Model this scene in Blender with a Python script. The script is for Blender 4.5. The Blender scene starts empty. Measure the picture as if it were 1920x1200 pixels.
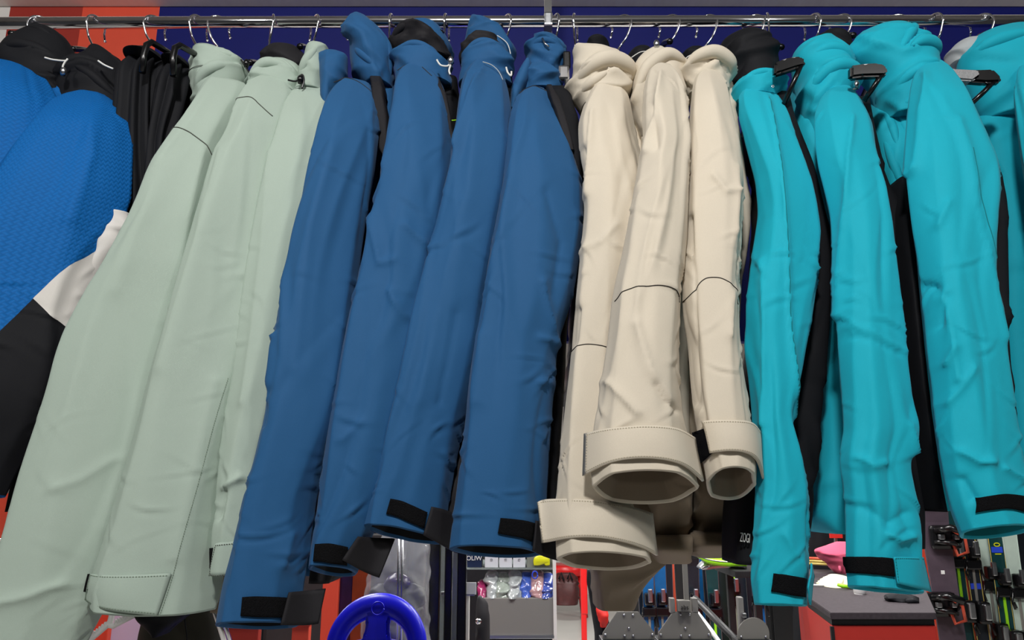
import bpy, bmesh, math, random
import numpy as np
from mathutils import Vector, noise

# ------------------------------------------------------------------ camera, light, exposure
F = 1400.0; PITCH = math.radians(13.0); EYE = 1.45
scn = bpy.context.scene
col = scn.collection
cam_d = bpy.data.cameras.new('camera'); cam = bpy.data.objects.new('camera', cam_d); col.objects.link(cam)
cam_d.sensor_width = 36.0; cam_d.lens = 36.0 * F / 1920.0; cam_d.clip_start = 0.02
cam.location = (0, 0, EYE); cam.rotation_euler = (math.pi / 2 + PITCH, 0, 0)
scn.camera = cam
scn.view_settings.view_transform = 'Standard'; scn.view_settings.look = 'None'
scn.view_settings.gamma = 1.0; scn.view_settings.use_curve_mapping = False
scn.view_settings.exposure = 0.0
w = bpy.data.worlds.new('world'); scn.world = w; w.use_nodes = True
w.node_tree.nodes['Background'].inputs[0].default_value = (0.95, 0.97, 1.0, 1)
w.node_tree.nodes['Background'].inputs[1].default_value = 0.03

def area(name, loc, target, size, power, color=(1, 0.98, 0.955)):
    l = bpy.data.lights.new(name, 'AREA'); l.shape = 'DISK'; l.size = size; l.energy = power; l.color = color
    o = bpy.data.objects.new(name, l); col.objects.link(o); o.location = loc
    o.rotation_euler = (Vector(target) - Vector(loc)).to_track_quat('-Z', 'Y').to_euler()
    return o
area('ceiling_spot', (-0.15, -0.75, 2.9), (0.0, 1.05, 1.55), 0.20, 36)
area('ceiling_spot', (-1.5, -0.9, 2.9), (-0.5, 1.1, 1.5), 0.3, 13)
area('ceiling_spot', (1.5, -0.9, 2.9), (0.6, 1.1, 1.5), 0.3, 10)
for lx, ly, p in ((-1.2, 3.4, 50), (1.2, 3.4, 45), (0.0, 6.5, 110), (3.5, 6.5, 80), (-3.5, 6.5, 60)):
    area('store_and_fill_light', (lx, ly, 2.74), (lx, ly, 0), 0.9, p)

for lx in (-0.7, 0.55, 1.8): area('store_and_fill_light', (lx, 2.0, 2.9), (lx, 3.6, 0.6), 0.4, 26)  # lamps added behind the header to brighten bracket and case fronts

# ------------------------------------------------------------------ pixel -> place
SP, CP = math.sin(PITCH), math.cos(PITCH)
def ray(px, py):
    px = np.asarray(px, float); py = np.asarray(py, float)
    dx = (px - 960) / F; dy = (600 - py) / F
    return dx, -SP * dy + CP, CP * dy + SP
def at(px, py, Y):
    dx, dy, dz = ray(px, py); k = np.asarray(Y, float) / dy
    return np.stack(np.broadcast_arrays(dx * k, dy * k, EYE + dz * k), -1)
def atz(px, py, z):
    dx, dy, dz = ray(px, py); k = (z - EYE) / dz
    return np.array([dx * k, dy * k, z], float)
def V(px, py, Y): return Vector(at(px, py, Y).tolist())

# ------------------------------------------------------------------ materials
def srgb(r, g, b):
    f = lambda c: (c / 255 / 12.92) if c / 255 <= 0.04045 else ((c / 255 + 0.055) / 1.055) ** 2.4
    return (f(r), f(g), f(b), 1)
M = {}
def mat(name, rgb, rough=0.6, metal=0.0, bump=0.0, bscale=200, var=0.0, vscale=30, sheen=0.0, spec=0.5, alpha=1.0, trans=0.0, emit=0.0, stretch=(1, 1, 1)):
    m = bpy.data.materials.new(name); m.use_nodes = True; nt = m.node_tree
    p = nt.nodes['Principled BSDF']; c = srgb(*rgb)
    p.inputs['Base Color'].default_value = c; p.inputs['Roughness'].default_value = rough
    p.inputs['Metallic'].default_value = metal; p.inputs['Specular IOR Level'].default_value = spec
    p.inputs['Alpha'].default_value = alpha; p.inputs['Transmission Weight'].default_value = trans
    if sheen: p.inputs['Sheen Weight'].default_value = sheen; p.inputs['Sheen Roughness'].default_value = 0.5
    if emit:
        p.inputs['Emission Color'].default_value = c; p.inputs['Emission Strength'].default_value = emit
    tc = nt.nodes.new('ShaderNodeTexCoord'); mp = nt.nodes.new('ShaderNodeMapping')
    nt.links.new(tc.outputs['Object'], mp.inputs[0]); mp.inputs['Scale'].default_value = stretch
    if var:
        n = nt.nodes.new('ShaderNodeTexNoise'); n.inputs['Scale'].default_value = vscale; n.inputs['Detail'].default_value = 4
        nt.links.new(mp.outputs[0], n.inputs[0])
        mx = nt.nodes.new('ShaderNodeMix'); mx.data_type = 'RGBA'
        mx.inputs[6].default_value = tuple(x * (1 - var) for x in c[:3]) + (1,)
        mx.inputs[7].default_value = tuple(min(1, x * (1 + var)) for x in c[:3]) + (1,)
        nt.links.new(n.outputs[0], mx.inputs[0]); nt.links.new(mx.outputs[2], p.inputs['Base Color'])
    if bump:
        n2 = nt.nodes.new('ShaderNodeTexNoise'); n2.inputs['Scale'].default_value = bscale; n2.inputs['Detail'].default_value = 3
        nt.links.new(mp.outputs[0], n2.inputs[0])
        b = nt.nodes.new('ShaderNodeBump'); b.inputs['Strength'].default_value = bump; b.inputs['Distance'].default_value = 0.002
        nt.links.new(n2.outputs[0], b.inputs['Height']); nt.links.new(b.outputs[0], p.inputs['Normal'])
    M[name] = m; return m
def fabric(name, rgb, rough=0.8, spec=0.2):
    rough = max(rough, .72); spec = min(spec, .2)
    return fabric_(name, rgb, rough, spec)
def fabric_(name, rgb, rough, spec):
    return mat(name, rgb, rough=rough, bump=0.10, bscale=1100, var=0.05, vscale=800, sheen=0.0 if sum(rgb) < 160 else 0.05, spec=spec)
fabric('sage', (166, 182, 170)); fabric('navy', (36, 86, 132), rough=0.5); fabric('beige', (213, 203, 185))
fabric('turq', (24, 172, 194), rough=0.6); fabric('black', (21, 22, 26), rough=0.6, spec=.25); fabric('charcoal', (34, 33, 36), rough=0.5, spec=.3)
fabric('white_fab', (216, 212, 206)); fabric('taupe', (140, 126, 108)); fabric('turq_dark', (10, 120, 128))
fabric('blue', (4, 92, 162)); fabric('pink', (214, 92, 120)); fabric('cream', (232, 226, 190)); fabric('grey_fab', (178, 184, 186))
mat('velcro', (16, 16, 18), rough=0.95, bump=1.0, bscale=700, var=0.5, vscale=500, spec=0.1)
mat('seam', (70, 74, 66), rough=0.8); mat('seam_dark', (40, 34, 28), rough=0.8); mat('stitch', (176, 166, 144), rough=0.8)
mat('stitch_sage', (112, 128, 112), rough=0.8)
mat('chrome', (235, 235, 238), rough=0.10, metal=1.0, var=0.03); mat('steel', (190, 192, 196), rough=0.28, metal=1.0, bump=0.05)
mat('black_plastic', (14, 14, 16), rough=0.22, bump=0.02); mat('white_plastic', (225, 225, 222), rough=0.35)
mat('cord', (225, 225, 220), rough=0.7)
mat('wall_blue', (6, 16, 96), rough=0.6, spec=.25, bump=0.08, bscale=90, var=0.08); mat('wall_orange', (214, 72, 46), rough=0.6, bump=0.1, bscale=120, var=0.05)
mat('wall_red', (150, 36, 22), rough=0.6, bump=0.1, bscale=120, var=0.05); mat('wall_white', (215, 212, 208), rough=0.7, bump=0.05, var=0.04)
mat('ceiling_m', (248, 238, 230), rough=0.7, var=0.10, vscale=9, bump=0.1, bscale=30, stretch=(6, 0.6, 1))
mat('ceiling_grey', (150, 147, 144), rough=0.8, var=0.05)
mat('floor_m', (196, 194, 188), rough=0.22, var=0.06, vscale=3, bump=0.02, bscale=20)
mat('grey_metal', (120, 118, 112), rough=0.5, bump=0.05); mat('grey_panel', (122, 120, 116), rough=0.5, bump=0.03)
mat('dark', (20, 21, 24), rough=0.5, var=0.3); mat('counter_top', (62, 56, 60), rough=0.75, spec=0.15, bump=0.15, bscale=160, var=0.35, vscale=90)
mat('counter_red', (178, 44, 36), rough=0.45, var=0.05); mat('red_plastic', (214, 24, 26), rough=0.35, var=0.05)
mat('blue_plastic', (22, 24, 232), rough=0.32, bump=0.06, bscale=60, var=0.05)
mat('maroon', (74, 30, 30), rough=0.5, var=0.5, vscale=25); mat('red_fab', (222, 40, 30), rough=0.6, var=0.1)
mat('yellow', (214, 214, 30), rough=0.35, var=0.1); mat('lime', (150, 220, 30), rough=0.4, var=0.05)
mat('ski_green', (16, 58, 60), rough=0.3, var=0.2); mat('ski_light', (186, 204, 192), rough=0.35, var=0.08); mat('ski_dark', (26, 32, 40), rough=0.35, var=0.3)
mat('ski_edge', (190, 170, 90), rough=0.4); mat('blue_logo', (40, 70, 200), rough=0.4); mat('ski_blue', (12, 84, 140), rough=0.35, var=0.4, vscale=18)
mat('board_purple', (78, 66, 76), rough=0.4, var=0.35, vscale=14); mat('pinkred', (206, 84, 58), rough=0.4)
mat('box_white', (198, 200, 206), rough=0.5, var=0.03); mat('box_navy', (18, 32, 62), rough=0.4, var=0.2); mat('print_grey', (140, 142, 150), rough=0.6)
mat('glitter', (196, 196, 198), rough=0.35, metal=0.6, bump=1.0, bscale=900, var=0.5, vscale=600)
mat('glass', (220, 235, 232), rough=0.05, alpha=0.22, spec=0.8)
mat('film', (222, 224, 228), rough=0.08, alpha=0.30, spec=1.0, bump=0.9, bscale=26)
mat('lilac', (206, 196, 222), rough=0.6); mat('purple', (40, 24, 62), rough=0.3, var=0.4); mat('rust', (120, 48, 22), rough=0.3, var=0.4, vscale=15); mat('pack_clear', (120, 124, 116), rough=0.15, spec=0.9, var=0.25); fabric('olive', (58, 56, 48))
for i, c in enumerate(((150, 40, 90), (170, 176, 176), (150, 160, 150), (70, 100, 190), (190, 150, 150), (60, 80, 160))):
    mat('bag%d' % i, c, rough=0.12, spec=1.0, bump=1.0, bscale=60, var=0.7, vscale=45)
# herringbone emboss for the bright blue jackets (UV carries metres on the cloth)
def herring(name, rgb):
    m = mat(name, rgb, rough=0.72, spec=0.2); nt = m.node_tree; p = nt.nodes['Principled BSDF']
    uv = nt.nodes.new('ShaderNodeUVMap'); mp = nt.nodes.new('ShaderNodeMapping')
    mp.inputs['Rotation'].default_value = (0, 0, math.radians(40)); mp.inputs['Scale'].default_value = (1, 1, 1)
    nt.links.new(uv.outputs[0], mp.inputs[0])
    ch = nt.nodes.new('ShaderNodeTexChecker'); ch.inputs['Scale'].default_value = 170
    ch.inputs[1].default_value = (0, 0, 0, 1); ch.inputs[2].default_value = (1, 1, 1, 1)
    nt.links.new(mp.outputs[0], ch.inputs[0])
    ws = []
    for ax in ('X', 'Y'):
        wv = nt.nodes.new('ShaderNodeTexWave'); wv.wave_type = 'BANDS'; wv.bands_direction = ax
        wv.inputs['Scale'].default_value = 62.8 / 2 * 1.7; nt.links.new(mp.outputs[0], wv.inputs[0]); ws.append(wv)
    mx = nt.nodes.new('ShaderNodeMix'); mx.data_type = 'RGBA'
    nt.links.new(ch.outputs[1], mx.inputs[0]); nt.links.new(ws[0].outputs[0], mx.inputs[6]); nt.links.new(ws[1].outputs[0], mx.inputs[7])
    b = nt.nodes.new('ShaderNodeBump'); b.inputs['Strength'].default_value = 0.5; b.inputs['Distance'].default_value = 0.0008
    nt.links.new(mx.outputs[2], b.inputs['Height']); nt.links.new(b.outputs[0], p.inputs['Normal'])
    c2 = nt.nodes.new('ShaderNodeMix'); c2.data_type = 'RGBA'; c = srgb(*rgb)
    c2.inputs[6].default_value = tuple(x * 0.92 for x in c[:3]) + (1,); c2.inputs[7].default_value = tuple(min(1, x * 1.14) for x in c[:3]) + (1,)
    nt.links.new(mx.outputs[2], c2.inputs[0]); nt.links.new(c2.outputs[2], p.inputs['Base Color'])
herring('blue_emboss', (4, 92, 162))

# ------------------------------------------------------------------ object helpers
def mk(name, verts, faces, material, parent=None, smooth=True, uv=None):
    me = bpy.data.meshes.new(name); me.from_pydata([tuple(map(float, v)) for v in verts], [], faces)
    if isinstance(material, str): material = M[material]
    me.materials.append(material)
    if uv is not None:
        l = me.uv_layers.new(name='UVMap'); vi = np.zeros(len(me.loops), dtype=np.int32); me.loops.foreach_get('vertex_index', vi)
        l.data.foreach_set('uv', np.asarray(uv, dtype=np.float32)[vi].ravel())
    if smooth: me.polygons.foreach_set('use_smooth', [True] * len(me.polygons))
    o = bpy.data.objects.new(name, me); col.objects.link(o)
    if parent: put(o, parent)
    return o
def put(o, parent):
    o.parent = parent
    o.matrix_parent_inverse = Vector_matrix(parent)
def Vector_matrix(p):
    from mathutils import Matrix
    if p.type != 'EMPTY': return Matrix.Identity(4)
    loc = Vector((0, 0, 0)); q = p
    while q is not None:
        loc = loc + q.location; q = q.parent if q.parent and q.parent.type == 'EMPTY' else None
    return Matrix.Translation(-loc)
def thing(name, label, cat, loc=(0, 0, 0), group=None):
    o = bpy.data.objects.new(name, None); col.objects.link(o); o.location = loc; o.empty_display_size = 0.05
    return tag(o, label, cat, group)
def tag(o, label, cat, group=None):
    o['label'] = label; o['category'] = cat
    if group: o['group'] = group
    return o
def struct(o): o['kind'] = 'structure'; return o
def box(name, lo, hi, m, parent=None, bev=0.003):
    bm = bmesh.new(); bmesh.ops.create_cube(bm, size=1)
    for v in bm.verts: v.co = Vector([(lo[i] + hi[i]) / 2 + v.co[i] * (hi[i] - lo[i]) for i in range(3)])
    if bev: bmesh.ops.bevel(bm, geom=bm.edges[:], offset=min(bev, 0.45 * min(hi[i] - lo[i] for i in range(3))), segments=2, affect='EDGES', profile=0.6)
    me = bpy.data.meshes.new(name); bm.to_mesh(me); bm.free(); me.materials.append(M[m])
    o = bpy.data.objects.new(name, me); col.objects.link(o)
    if parent: put(o, parent)
    return o
def pbox(name, x0, x1, y0, y1, Y, depth, m, parent=None, bev=0.003):
    """box whose front face spans pixels x0..x1, y0..y1 at distance Y"""
    a = at((x0 + x1) / 2, y0, Y); b = at((x0 + x1) / 2, y1, Y); ym = (y0 + y1) / 2
    return box(name, (at(x0, ym, Y)[0], Y, b[2]), (at(x1, ym, Y)[0], Y + depth, a[2]), m, parent, bev)
def prism(name, pts, thick, m, parent=None, axis=1, bev=0.0):
    """polygon of 3d points extruded along +axis"""
    bm = bmesh.new(); f = bm.faces.new([bm.verts.new(tuple(p)) for p in pts])
    r = bmesh.ops.extrude_face_region(bm, geom=[f]); d = [0, 0, 0]; d[axis] = thick
    bmesh.ops.translate(bm, vec=d, verts=[v for v in r['geom'] if isinstance(v, bmesh.types.BMVert)])
    bmesh.ops.recalc_face_normals(bm, faces=bm.faces[:])
    if bev: bmesh.ops.bevel(bm, geom=bm.edges[:], offset=bev, segments=2, affect='EDGES')
    me = bpy.data.meshes.new(name); bm.to_mesh(me); bm.free(); me.materials.append(M[m])
    o = bpy.data.objects.new(name, me); col.objects.link(o)
    if parent: put(o, parent)
    return o
def smoothline(pts, n=8):
    P = [np.asarray(p, float) for p in pts]; out = []
    for i in range(len(P) - 1):
        p0 = P[max(i - 1, 0)]; p1 = P[i]; p2 = P[i + 1]; p3 = P[min(i + 2, len(P) - 1)]
        for k in range(n):
            t = k / n
            out.append(0.5 * (2 * p1 + (p2 - p0) * t + (2 * p0 - 5 * p1 + 4 * p2 - p3) * t * t + (3 * p1 - p0 - 3 * p2 + p3) * t ** 3))
    out.append(P[-1]); return out
def tube(name, pts, r, m, parent=None, seg=10, smooth=True, ball=0.0):
    P = [Vector(np.asarray(p).tolist()) for p in pts]; vs = []; fs = []
    rr = r if hasattr(r, '__len__') else [r] * len(P)
    T0 = (P[1] - P[0]).normalized(); n = T0.orthogonal().normalized()
    for i, p in enumerate(P):
        T = (P[min(i + 1, len(P) - 1)] - P[max(i - 1, 0)]).normalized()
        n = (n - T * n.dot(T)).normalized(); b = T.cross(n)
        for k in range(seg):
            a = 2 * math.pi * k / seg; vs.append(p + (n * math.cos(a) + b * math.sin(a)) * rr[i])
    for i in range(len(P) - 1):
        for k in range(seg): fs.append((i * seg + k, i * seg + (k + 1) % seg, (i + 1) * seg + (k + 1) % seg, (i + 1) * seg + k))
    fs.append(tuple(range(seg))[::-1]); fs.append(tuple(range((len(P) - 1) * seg, len(P) * seg)))
    if ball:
        c = P[0]
        base = len(vs)
        for i in range(1, 6):
            th = math.pi * i / 6
            for k in range(8):
                a = 2 * math.pi * k / 8
                vs.append(c + Vector((math.sin(th) * math.cos(a), math.sin(th) * math.sin(a), math.cos(th))) * ball)
        for i in range(4):
            for k in range(8): fs.append((base + i * 8 + k, base + i * 8 + (k + 1) % 8, base + (i + 1) * 8 + (k + 1) % 8, base + (i + 1) * 8 + k))
        fs.append(tuple(base + k for k in range(8))); fs.append(tuple(base + 32 + k for k in range(8))[::-1])
    return mk(name, vs, fs, m, parent, smooth)
def text(name, body, px, py, Y, hpx, m, parent, rot=(0, 0, 0), depth=0.0006, sx=1.0):
    c = bpy.data.curves.new(name, 'FONT'); c.body = body; c.align_x = 'CENTER'; c.align_y = 'CENTER'
    c.size = hpx * Y / F * 1.35; c.extrude = depth
    t = bpy.data.objects.new(name, c); col.objects.link(t)
    dg = bpy.context.evaluated_depsgraph_get(); me = bpy.data.meshes.new_from_object(t.evaluated_get(dg))
    bpy.data.objects.remove(t); me.materials.clear(); me.materials.append(M[m])
    from mathutils import Euler, Matrix
    me.transform(Matrix.Translation(V(px, py, Y)) @ Euler((math.pi / 2 + rot[0], rot[1], rot[2])).to_matrix().to_4x4() @ Matrix.Diagonal((sx, 1, 1, 1)))
    o = bpy.data.objects.new(name, me); col.objects.link(o); put(o, parent); return o

# ------------------------------------------------------------------ cloth lofts
def pchip(xs, ys, x):
    xs = np.asarray(xs, float); ys = np.asarray(ys, float)
    if len(xs) == 1: return np.full_like(x, ys[0])
    h = np.diff(xs); d = np.diff(ys) / h; m = np.zeros(len(xs))
    m[0], m[-1] = d[0], d[-1]
    for i in range(1, len(xs) - 1):
        if d[i - 1] * d[i] > 0:
            w1 = 2 * h[i] + h[i - 1]; w2 = h[i] + 2 * h[i - 1]; m[i] = (w1 + w2) / (w1 / d[i - 1] + w2 / d[i])
    i = np.clip(np.searchsorted(xs, x) - 1, 0, len(xs) - 2); t = (x - xs[i]) / h[i]
    return ((2 * t**3 - 3 * t**2 + 1) * ys[i] + (t**3 - 2 * t**2 + t) * h[i] * m[i] + (-2 * t**3 + 3 * t**2) * ys[i + 1] + (t**3 - t**2) * h[i] * m[i + 1])
def sstep(a, b, x):
    t = np.clip((x - a) / (b - a), 0, 1); return t * t * (3 - 2 * t)
def fbm(A, B, seed, sa, sb, oct=3):
    rs = np.random.RandomState(seed); out = np.zeros_like(A); amp = 1.0
    for o in range(oct):
        for k in range(5):
            th = rs.uniform(0, 2 * math.pi); ph = rs.uniform(0, 2 * math.pi); ka = math.cos(th) * sa * 2**o; kb = math.sin(th) * sb * 2**o
            out += amp * np.sin(ka * A + kb * B + ph + 1.3 * np.sin(kb * B * 0.7 + ka * A * 0.5 + ph * 2)) / 5
        amp *= 0.5
    return out
def ringmesh(name, rings, m, parent, Mr, cap=False):
    vs = [v for r in rings for v in r]; n = len(rings)
    fs = [(j * Mr + k, j * Mr + (k + 1) % Mr, (j + 1) * Mr + (k + 1) % Mr, (j + 1) * Mr + k) for j in range(n - 1) for k in range(Mr)]
    if cap: vs.append(rings[-1].mean(0)); fs += [(len(vs) - 1, (n - 1) * Mr + k, (n - 1) * Mr + (k + 1) % Mr) for k in range(Mr)]
    return mk(name, vs, fs, m, parent)
class Loft:
    """A cloth volume: rings stacked downwards. rows = (y, xleft, xright) read at the front distance; Yp and hp give the
    distance of the ring centre and its half depth along the stack."""
    def __init__(s, rows, Yp, hp, skew=0.0, e=2.2, N=90, Mr=56, seed=1, style='sleeve', amp=1.0, creases=(), tilt=0.0, slant=0.0, front=None, open_top=False, toptilt=0.0, facet=0.0):
        rows = sorted(rows); ry = [r[0] for r in rows]; y0, y1 = ry[0], ry[-1]
        u = np.linspace(0, 1, N); u = 0.72 * u + 0.28 * (0.5 - 0.5 * np.cos(math.pi * u)); ys = y0 + (y1 - y0) * u
        s.ys = ys; s.xl = pchip(ry, [r[1] for r in rows], ys); s.xr = pchip(ry, [r[2] for r in rows], ys)
        Yc = pchip([a for a, b in Yp], [b for a, b in Yp], u); hd = pchip([a for a, b in hp], [b for a, b in hp], u)
        Yplane = Yc if front is None else np.full(N, 0.0) + pchip([a for a, b in front], [b for a, b in front], u)
        L = at(s.xl, ys, Yplane); R = at(s.xr, ys, Yplane); C = (L + R) / 2; hw = np.abs(R[:, 0] - L[:, 0]) / 2
        if front is not None: C = C.copy(); C[:, 1] = Yplane + hd; 
        if front is not None:
            pass
        phi = np.arange(Mr) * 2 * math.pi / Mr; c0, s0 = np.cos(phi), np.sin(phi)
        c = np.sign(c0) * np.abs(c0) ** (2 / e); sn = np.sign(s0) * np.abs(s0) ** (2 / e)
        s.e = e; s.Mr = Mr; s.N = N
        G = np.zeros((N, Mr, 3))
        rad = (hw + hd) / 2
        A = phi[None, :] * np.full((N, 1), rad.max()) ; B = np.concatenate([[0], np.cumsum(np.linalg.norm(np.diff(C, axis=0), axis=1))])[:, None] + 0 * A
        s.A, s.B, s.Lm = A, B, B[-1, 0]
        D = np.zeros((N, Mr)); rs = random.Random(seed); per = rad.max() * 2 * math.pi
        def ridge(a0, b0, ang, l, wd, am, sharp=1.0):
            nonlocal D
            da = (A - a0 + per / 2) % per - per / 2; db = B - b0
            d = da * math.cos(ang) + db * math.sin(ang); ee = -da * math.sin(ang) + db * math.cos(ang)
            ee = ee + 0.6 * d * d / max(l, 1e-4) * rs.uniform(-.4, .4)
            pr = np.exp(-np.abs(ee) / wd) if sharp > 1 else np.exp(-(ee / wd) ** 2)
            D += am * np.exp(-(d / l) ** 2) * (pr - 0.6 * np.exp(-((ee - 1.6 * wd) / (1.3 * wd)) ** 2))
        if style == 'sleeve':
            D += amp * 0.0022 * fbm(A, B, seed, 40, 8, 2) + amp * 0.0005 * fbm(A, B, seed + 7, 110, 50, 2)
            for k in range(5): ridge(rs.uniform(.03, .47) * per, rs.uniform(.15, .9) * s.Lm, math.pi / 2 + rs.uniform(-.16, .16), rs.uniform(.08, .2), rs.uniform(.005, .010), amp * rs.choice((-1, 1)) * rs.uniform(.002, .0042), 2)
            for k in range(30):
                side = rs.choice((0.02, 0.03, 0.06, 0.1, 0.2, 0.3, 0.42, 0.46, 0.48)); b0 = rs.choice((rs.gauss(.55, .1), rs.uniform(.05, .95), rs.gauss(.86, .06))) * s.Lm
                ridge((side + rs.uniform(-.03, .03)) * per, b0, rs.uniform(-.9, .9), rs.uniform(.010, .038), rs.uniform(.0018, .0045), amp * rs.uniform(.0011, .0040), 2)
        elif style == 'hood':
            D += amp * 0.005 * fbm(A, B, seed, 38, 40, 2)
            for k in range(13): ridge(rs.uniform(0, 1) * per, rs.uniform(.05, 1) * s.Lm, rs.uniform(-1.0, 1.0), rs.uniform(.02, .06), rs.uniform(.004, .010), amp * rs.uniform(.003, .0085), 2)
        elif style == 'pleat':
            D += amp * (0.007 * np.sin(A * 190 + 2 * np.sin(B * 6 + seed)) + 0.004 * fbm(A, B, seed, 120, 8, 2))
        elif style == 'body':
            D += amp * 0.006 * fbm(A, B, seed, 26, 10, 2)
            for k in range(16): ridge(rs.uniform(0, 1) * per, rs.uniform(.05, .95) * s.Lm, rs.uniform(-.9, .9), rs.uniform(.03, .09), rs.uniform(.006, .014), amp * rs.uniform(.002, .007))
        PX = (s.xl + s.xr)[:, None] / 2 + ((s.xr - s.xl) / 2)[:, None] * c[None, :]; PY = ys[:, None] + 0 * PX
        for pts, am, wd in creases:
            best = np.full(PX.shape, 1e9)
            for (xa, ya), (xb, yb) in zip(pts[:-1], pts[1:]):
                vx, vy = xb - xa, yb - ya; t = np.clip(((PX - xa) * vx + (PY - ya) * vy) / (vx * vx + vy * vy), 0, 1)
                best = np.minimum(best, np.hypot(PX - xa - t * vx, PY - ya - t * vy))
            D += am * 1.25 * np.exp(-best / (wd * .8)) * (s0[None, :] > -0.05)
        fade = sstep(0, .05, u)[:, None] * np.minimum(1, hw / 0.03)[:, None]
        D = D * np.clip(fade, .1, 1)
        nx = c[None, :] / np.maximum(hw, .004)[:, None]; ny = sn[None, :] / np.maximum(hd, .004)[:, None]; nl = np.hypot(nx, ny); nx, ny = nx / nl, ny / nl
        CX = np.tile(c, (N, 1)); SY = np.tile(sn, (N, 1))
        if facet:      # cloth hangs in flat panels meeting at soft folds: ring corners wander slowly down the sleeve
            fr = np.random.RandomState(seed + 500); ph = fr.uniform(0, 6.28, 6)
            for i in range(N):
                b = B[i, 0]
                cs = [0, math.radians(46 + 16 * math.sin(5.5 * b + ph[0])), math.radians(98 + 16 * math.sin(4.2 * b + ph[1])), math.radians(142 + 12 * math.sin(6 * b + ph[2])), math.pi, math.radians(235), math.radians(305), 2 * math.pi]
                px_ = np.interp(phi, cs, [math.copysign(abs(math.cos(q)) ** (2 / e), math.cos(q)) for q in cs]); py_ = np.interp(phi, cs, [math.copysign(abs(math.sin(q)) ** (2 / e), math.sin(q)) for q in cs])
                CX[i] += facet * (px_ - CX[i]); SY[i] += facet * (py_ - SY[i])
            for k in range(2):
                SY = (np.roll(SY, 1, 1) + 2 * SY + np.roll(SY, -1, 1)) / 4
        G[:, :, 0] = C[:, 0:1] + hw[:, None] * CX + D * nx
        G[:, :, 1] = C[:, 1:2] - hd[:, None] * SY + skew * hw[:, None] * CX - D * ny
        G[:, :, 2] = C[:, 2:3]
        if front is not None:      # keep the flanks on their own view lines further back only through perspective
            pass
        ge = sstep(1 - .16, 1, u)[:, None]
        G[:, :, 2] += ge * (tilt * sn[None, :] - slant * c[None, :])
        G[:, :, 2] += (1 - sstep(0, .35, u))[:, None] * toptilt * sn[None, :]
        s.G = G; s.open_top = open_top
    def faces(s):
        N, Mr = s.N, s.Mr
        return [(i * Mr + k, (i + 1) * Mr + k, (i + 1) * Mr + (k + 1) % Mr, i * Mr + (k + 1) % Mr) for i in range(N - 1) for k in range(Mr)]
    def mesh(s, name, m, parent, cap_bottom=True, cuts=None):
        N, Mr = s.N, s.Mr; vs = list(s.G.reshape(-1, 3)); fs = s.faces(); uv = np.stack([s.A.ravel(), s.B.ravel()], 1).tolist()
        if not s.open_top:
            vs.append(s.G[0].mean(0)); uv.append([0, 0]); fs += [(len(vs) - 1, k, (k + 1) % Mr) for k in range(Mr)]
        if cap_bottom:
            vs.append(s.G[-1].mean(0)); uv.append([0, 0]); fs += [(len(vs) - 1, (N - 1) * Mr + (k + 1) % Mr, (N - 1) * Mr + k) for k in range(Mr)]
        return mk(name, vs, fs, m, parent, True, uv)
    def lining(s, name, m, parent, top=False, depth=0.11, inset=0.004, edge=None):
        Mr = s.Mr; vs = []; fs = []; order = list(range(s.N)) if top else list(range(s.N - 1, -1, -1)); sg = -1 if top else 1
        ring0 = s.G[order[0]]; cen0 = ring0.mean(0)
        def shrunk(r, d, k=1.0):
            c = r.mean(0); v = r - c; v2 = v.copy(); v2[:, 2] = 0; l = np.linalg.norm(v2, axis=1)[:, None] + 1e-6
            return c + v * k - v2 / l * np.minimum(d, l * .6)
        R0 = shrunk(ring0, -.0004); R1 = shrunk(ring0, .0012); R1[:, 2] -= sg * .0022; R2 = shrunk(ring0, .0036); R2[:, 2] -= sg * .0018; rings = [R0, R1, R2]
        for i in order[1:]:
            if abs(s.G[i].mean(0)[2] - cen0[2]) > depth: break
            f = min(1.0, abs(s.G[i].mean(0)[2] - cen0[2]) / .02); rings.append(shrunk(s.G[i], .0045 + .004 * f, 1 - .10 * f))
        if edge: ringmesh('cuff_edge', rings[:4], edge, parent, Mr)
        return ringmesh(name, rings[3:] if edge else rings, m, parent, Mr, True)
    def surf(s, px, py, off=0.001):
        i = np.interp(py, s.ys, np.arange(s.N)); i = min(i, s.N - 1.001); i0 = int(i); ft = i - i0
        xl = np.interp(py, s.ys, s.xl); xr = np.interp(py, s.ys, s.xr); uu = (px - (xl + xr) / 2) / ((xr - xl) / 2)
        cc = max(-1, min(1, uu)); c0 = math.copysign(abs(cc) ** (s.e / 2), cc); ph = math.acos(max(-1, min(1, c0))); j = ph / (2 * math.pi) * s.Mr; j0 = int(j); fj = j - j0
        g = lambda a, b: s.G[min(a, s.N - 1), b % s.Mr]
        p = (g(i0, j0) * (1 - ft) + g(i0 + 1, j0) * ft) * (1 - fj) + (g(i0, j0 + 1) * (1 - ft) + g(i0 + 1, j0 + 1) * ft) * fj
        n = np.cross(g(i0 + 1, j0) - g(i0, j0), g(i0, j0 + 1) - g(i0, j0)); n = n / (np.linalg.norm(n) + 1e-9)
        cen = s.G[i0].mean(0)
        if np.dot(n, p - cen) < 0: n = -n
        ex = (uu - cc) * (xr - xl) / 2 * p[1] / F
        dy = (py - s.ys[-1]) if py > s.ys[-1] else ((py - s.ys[0]) if py < s.ys[0] else 0)
        return p + n * off + np.array([ex, 0, -dy * p[1] / F])
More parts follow.
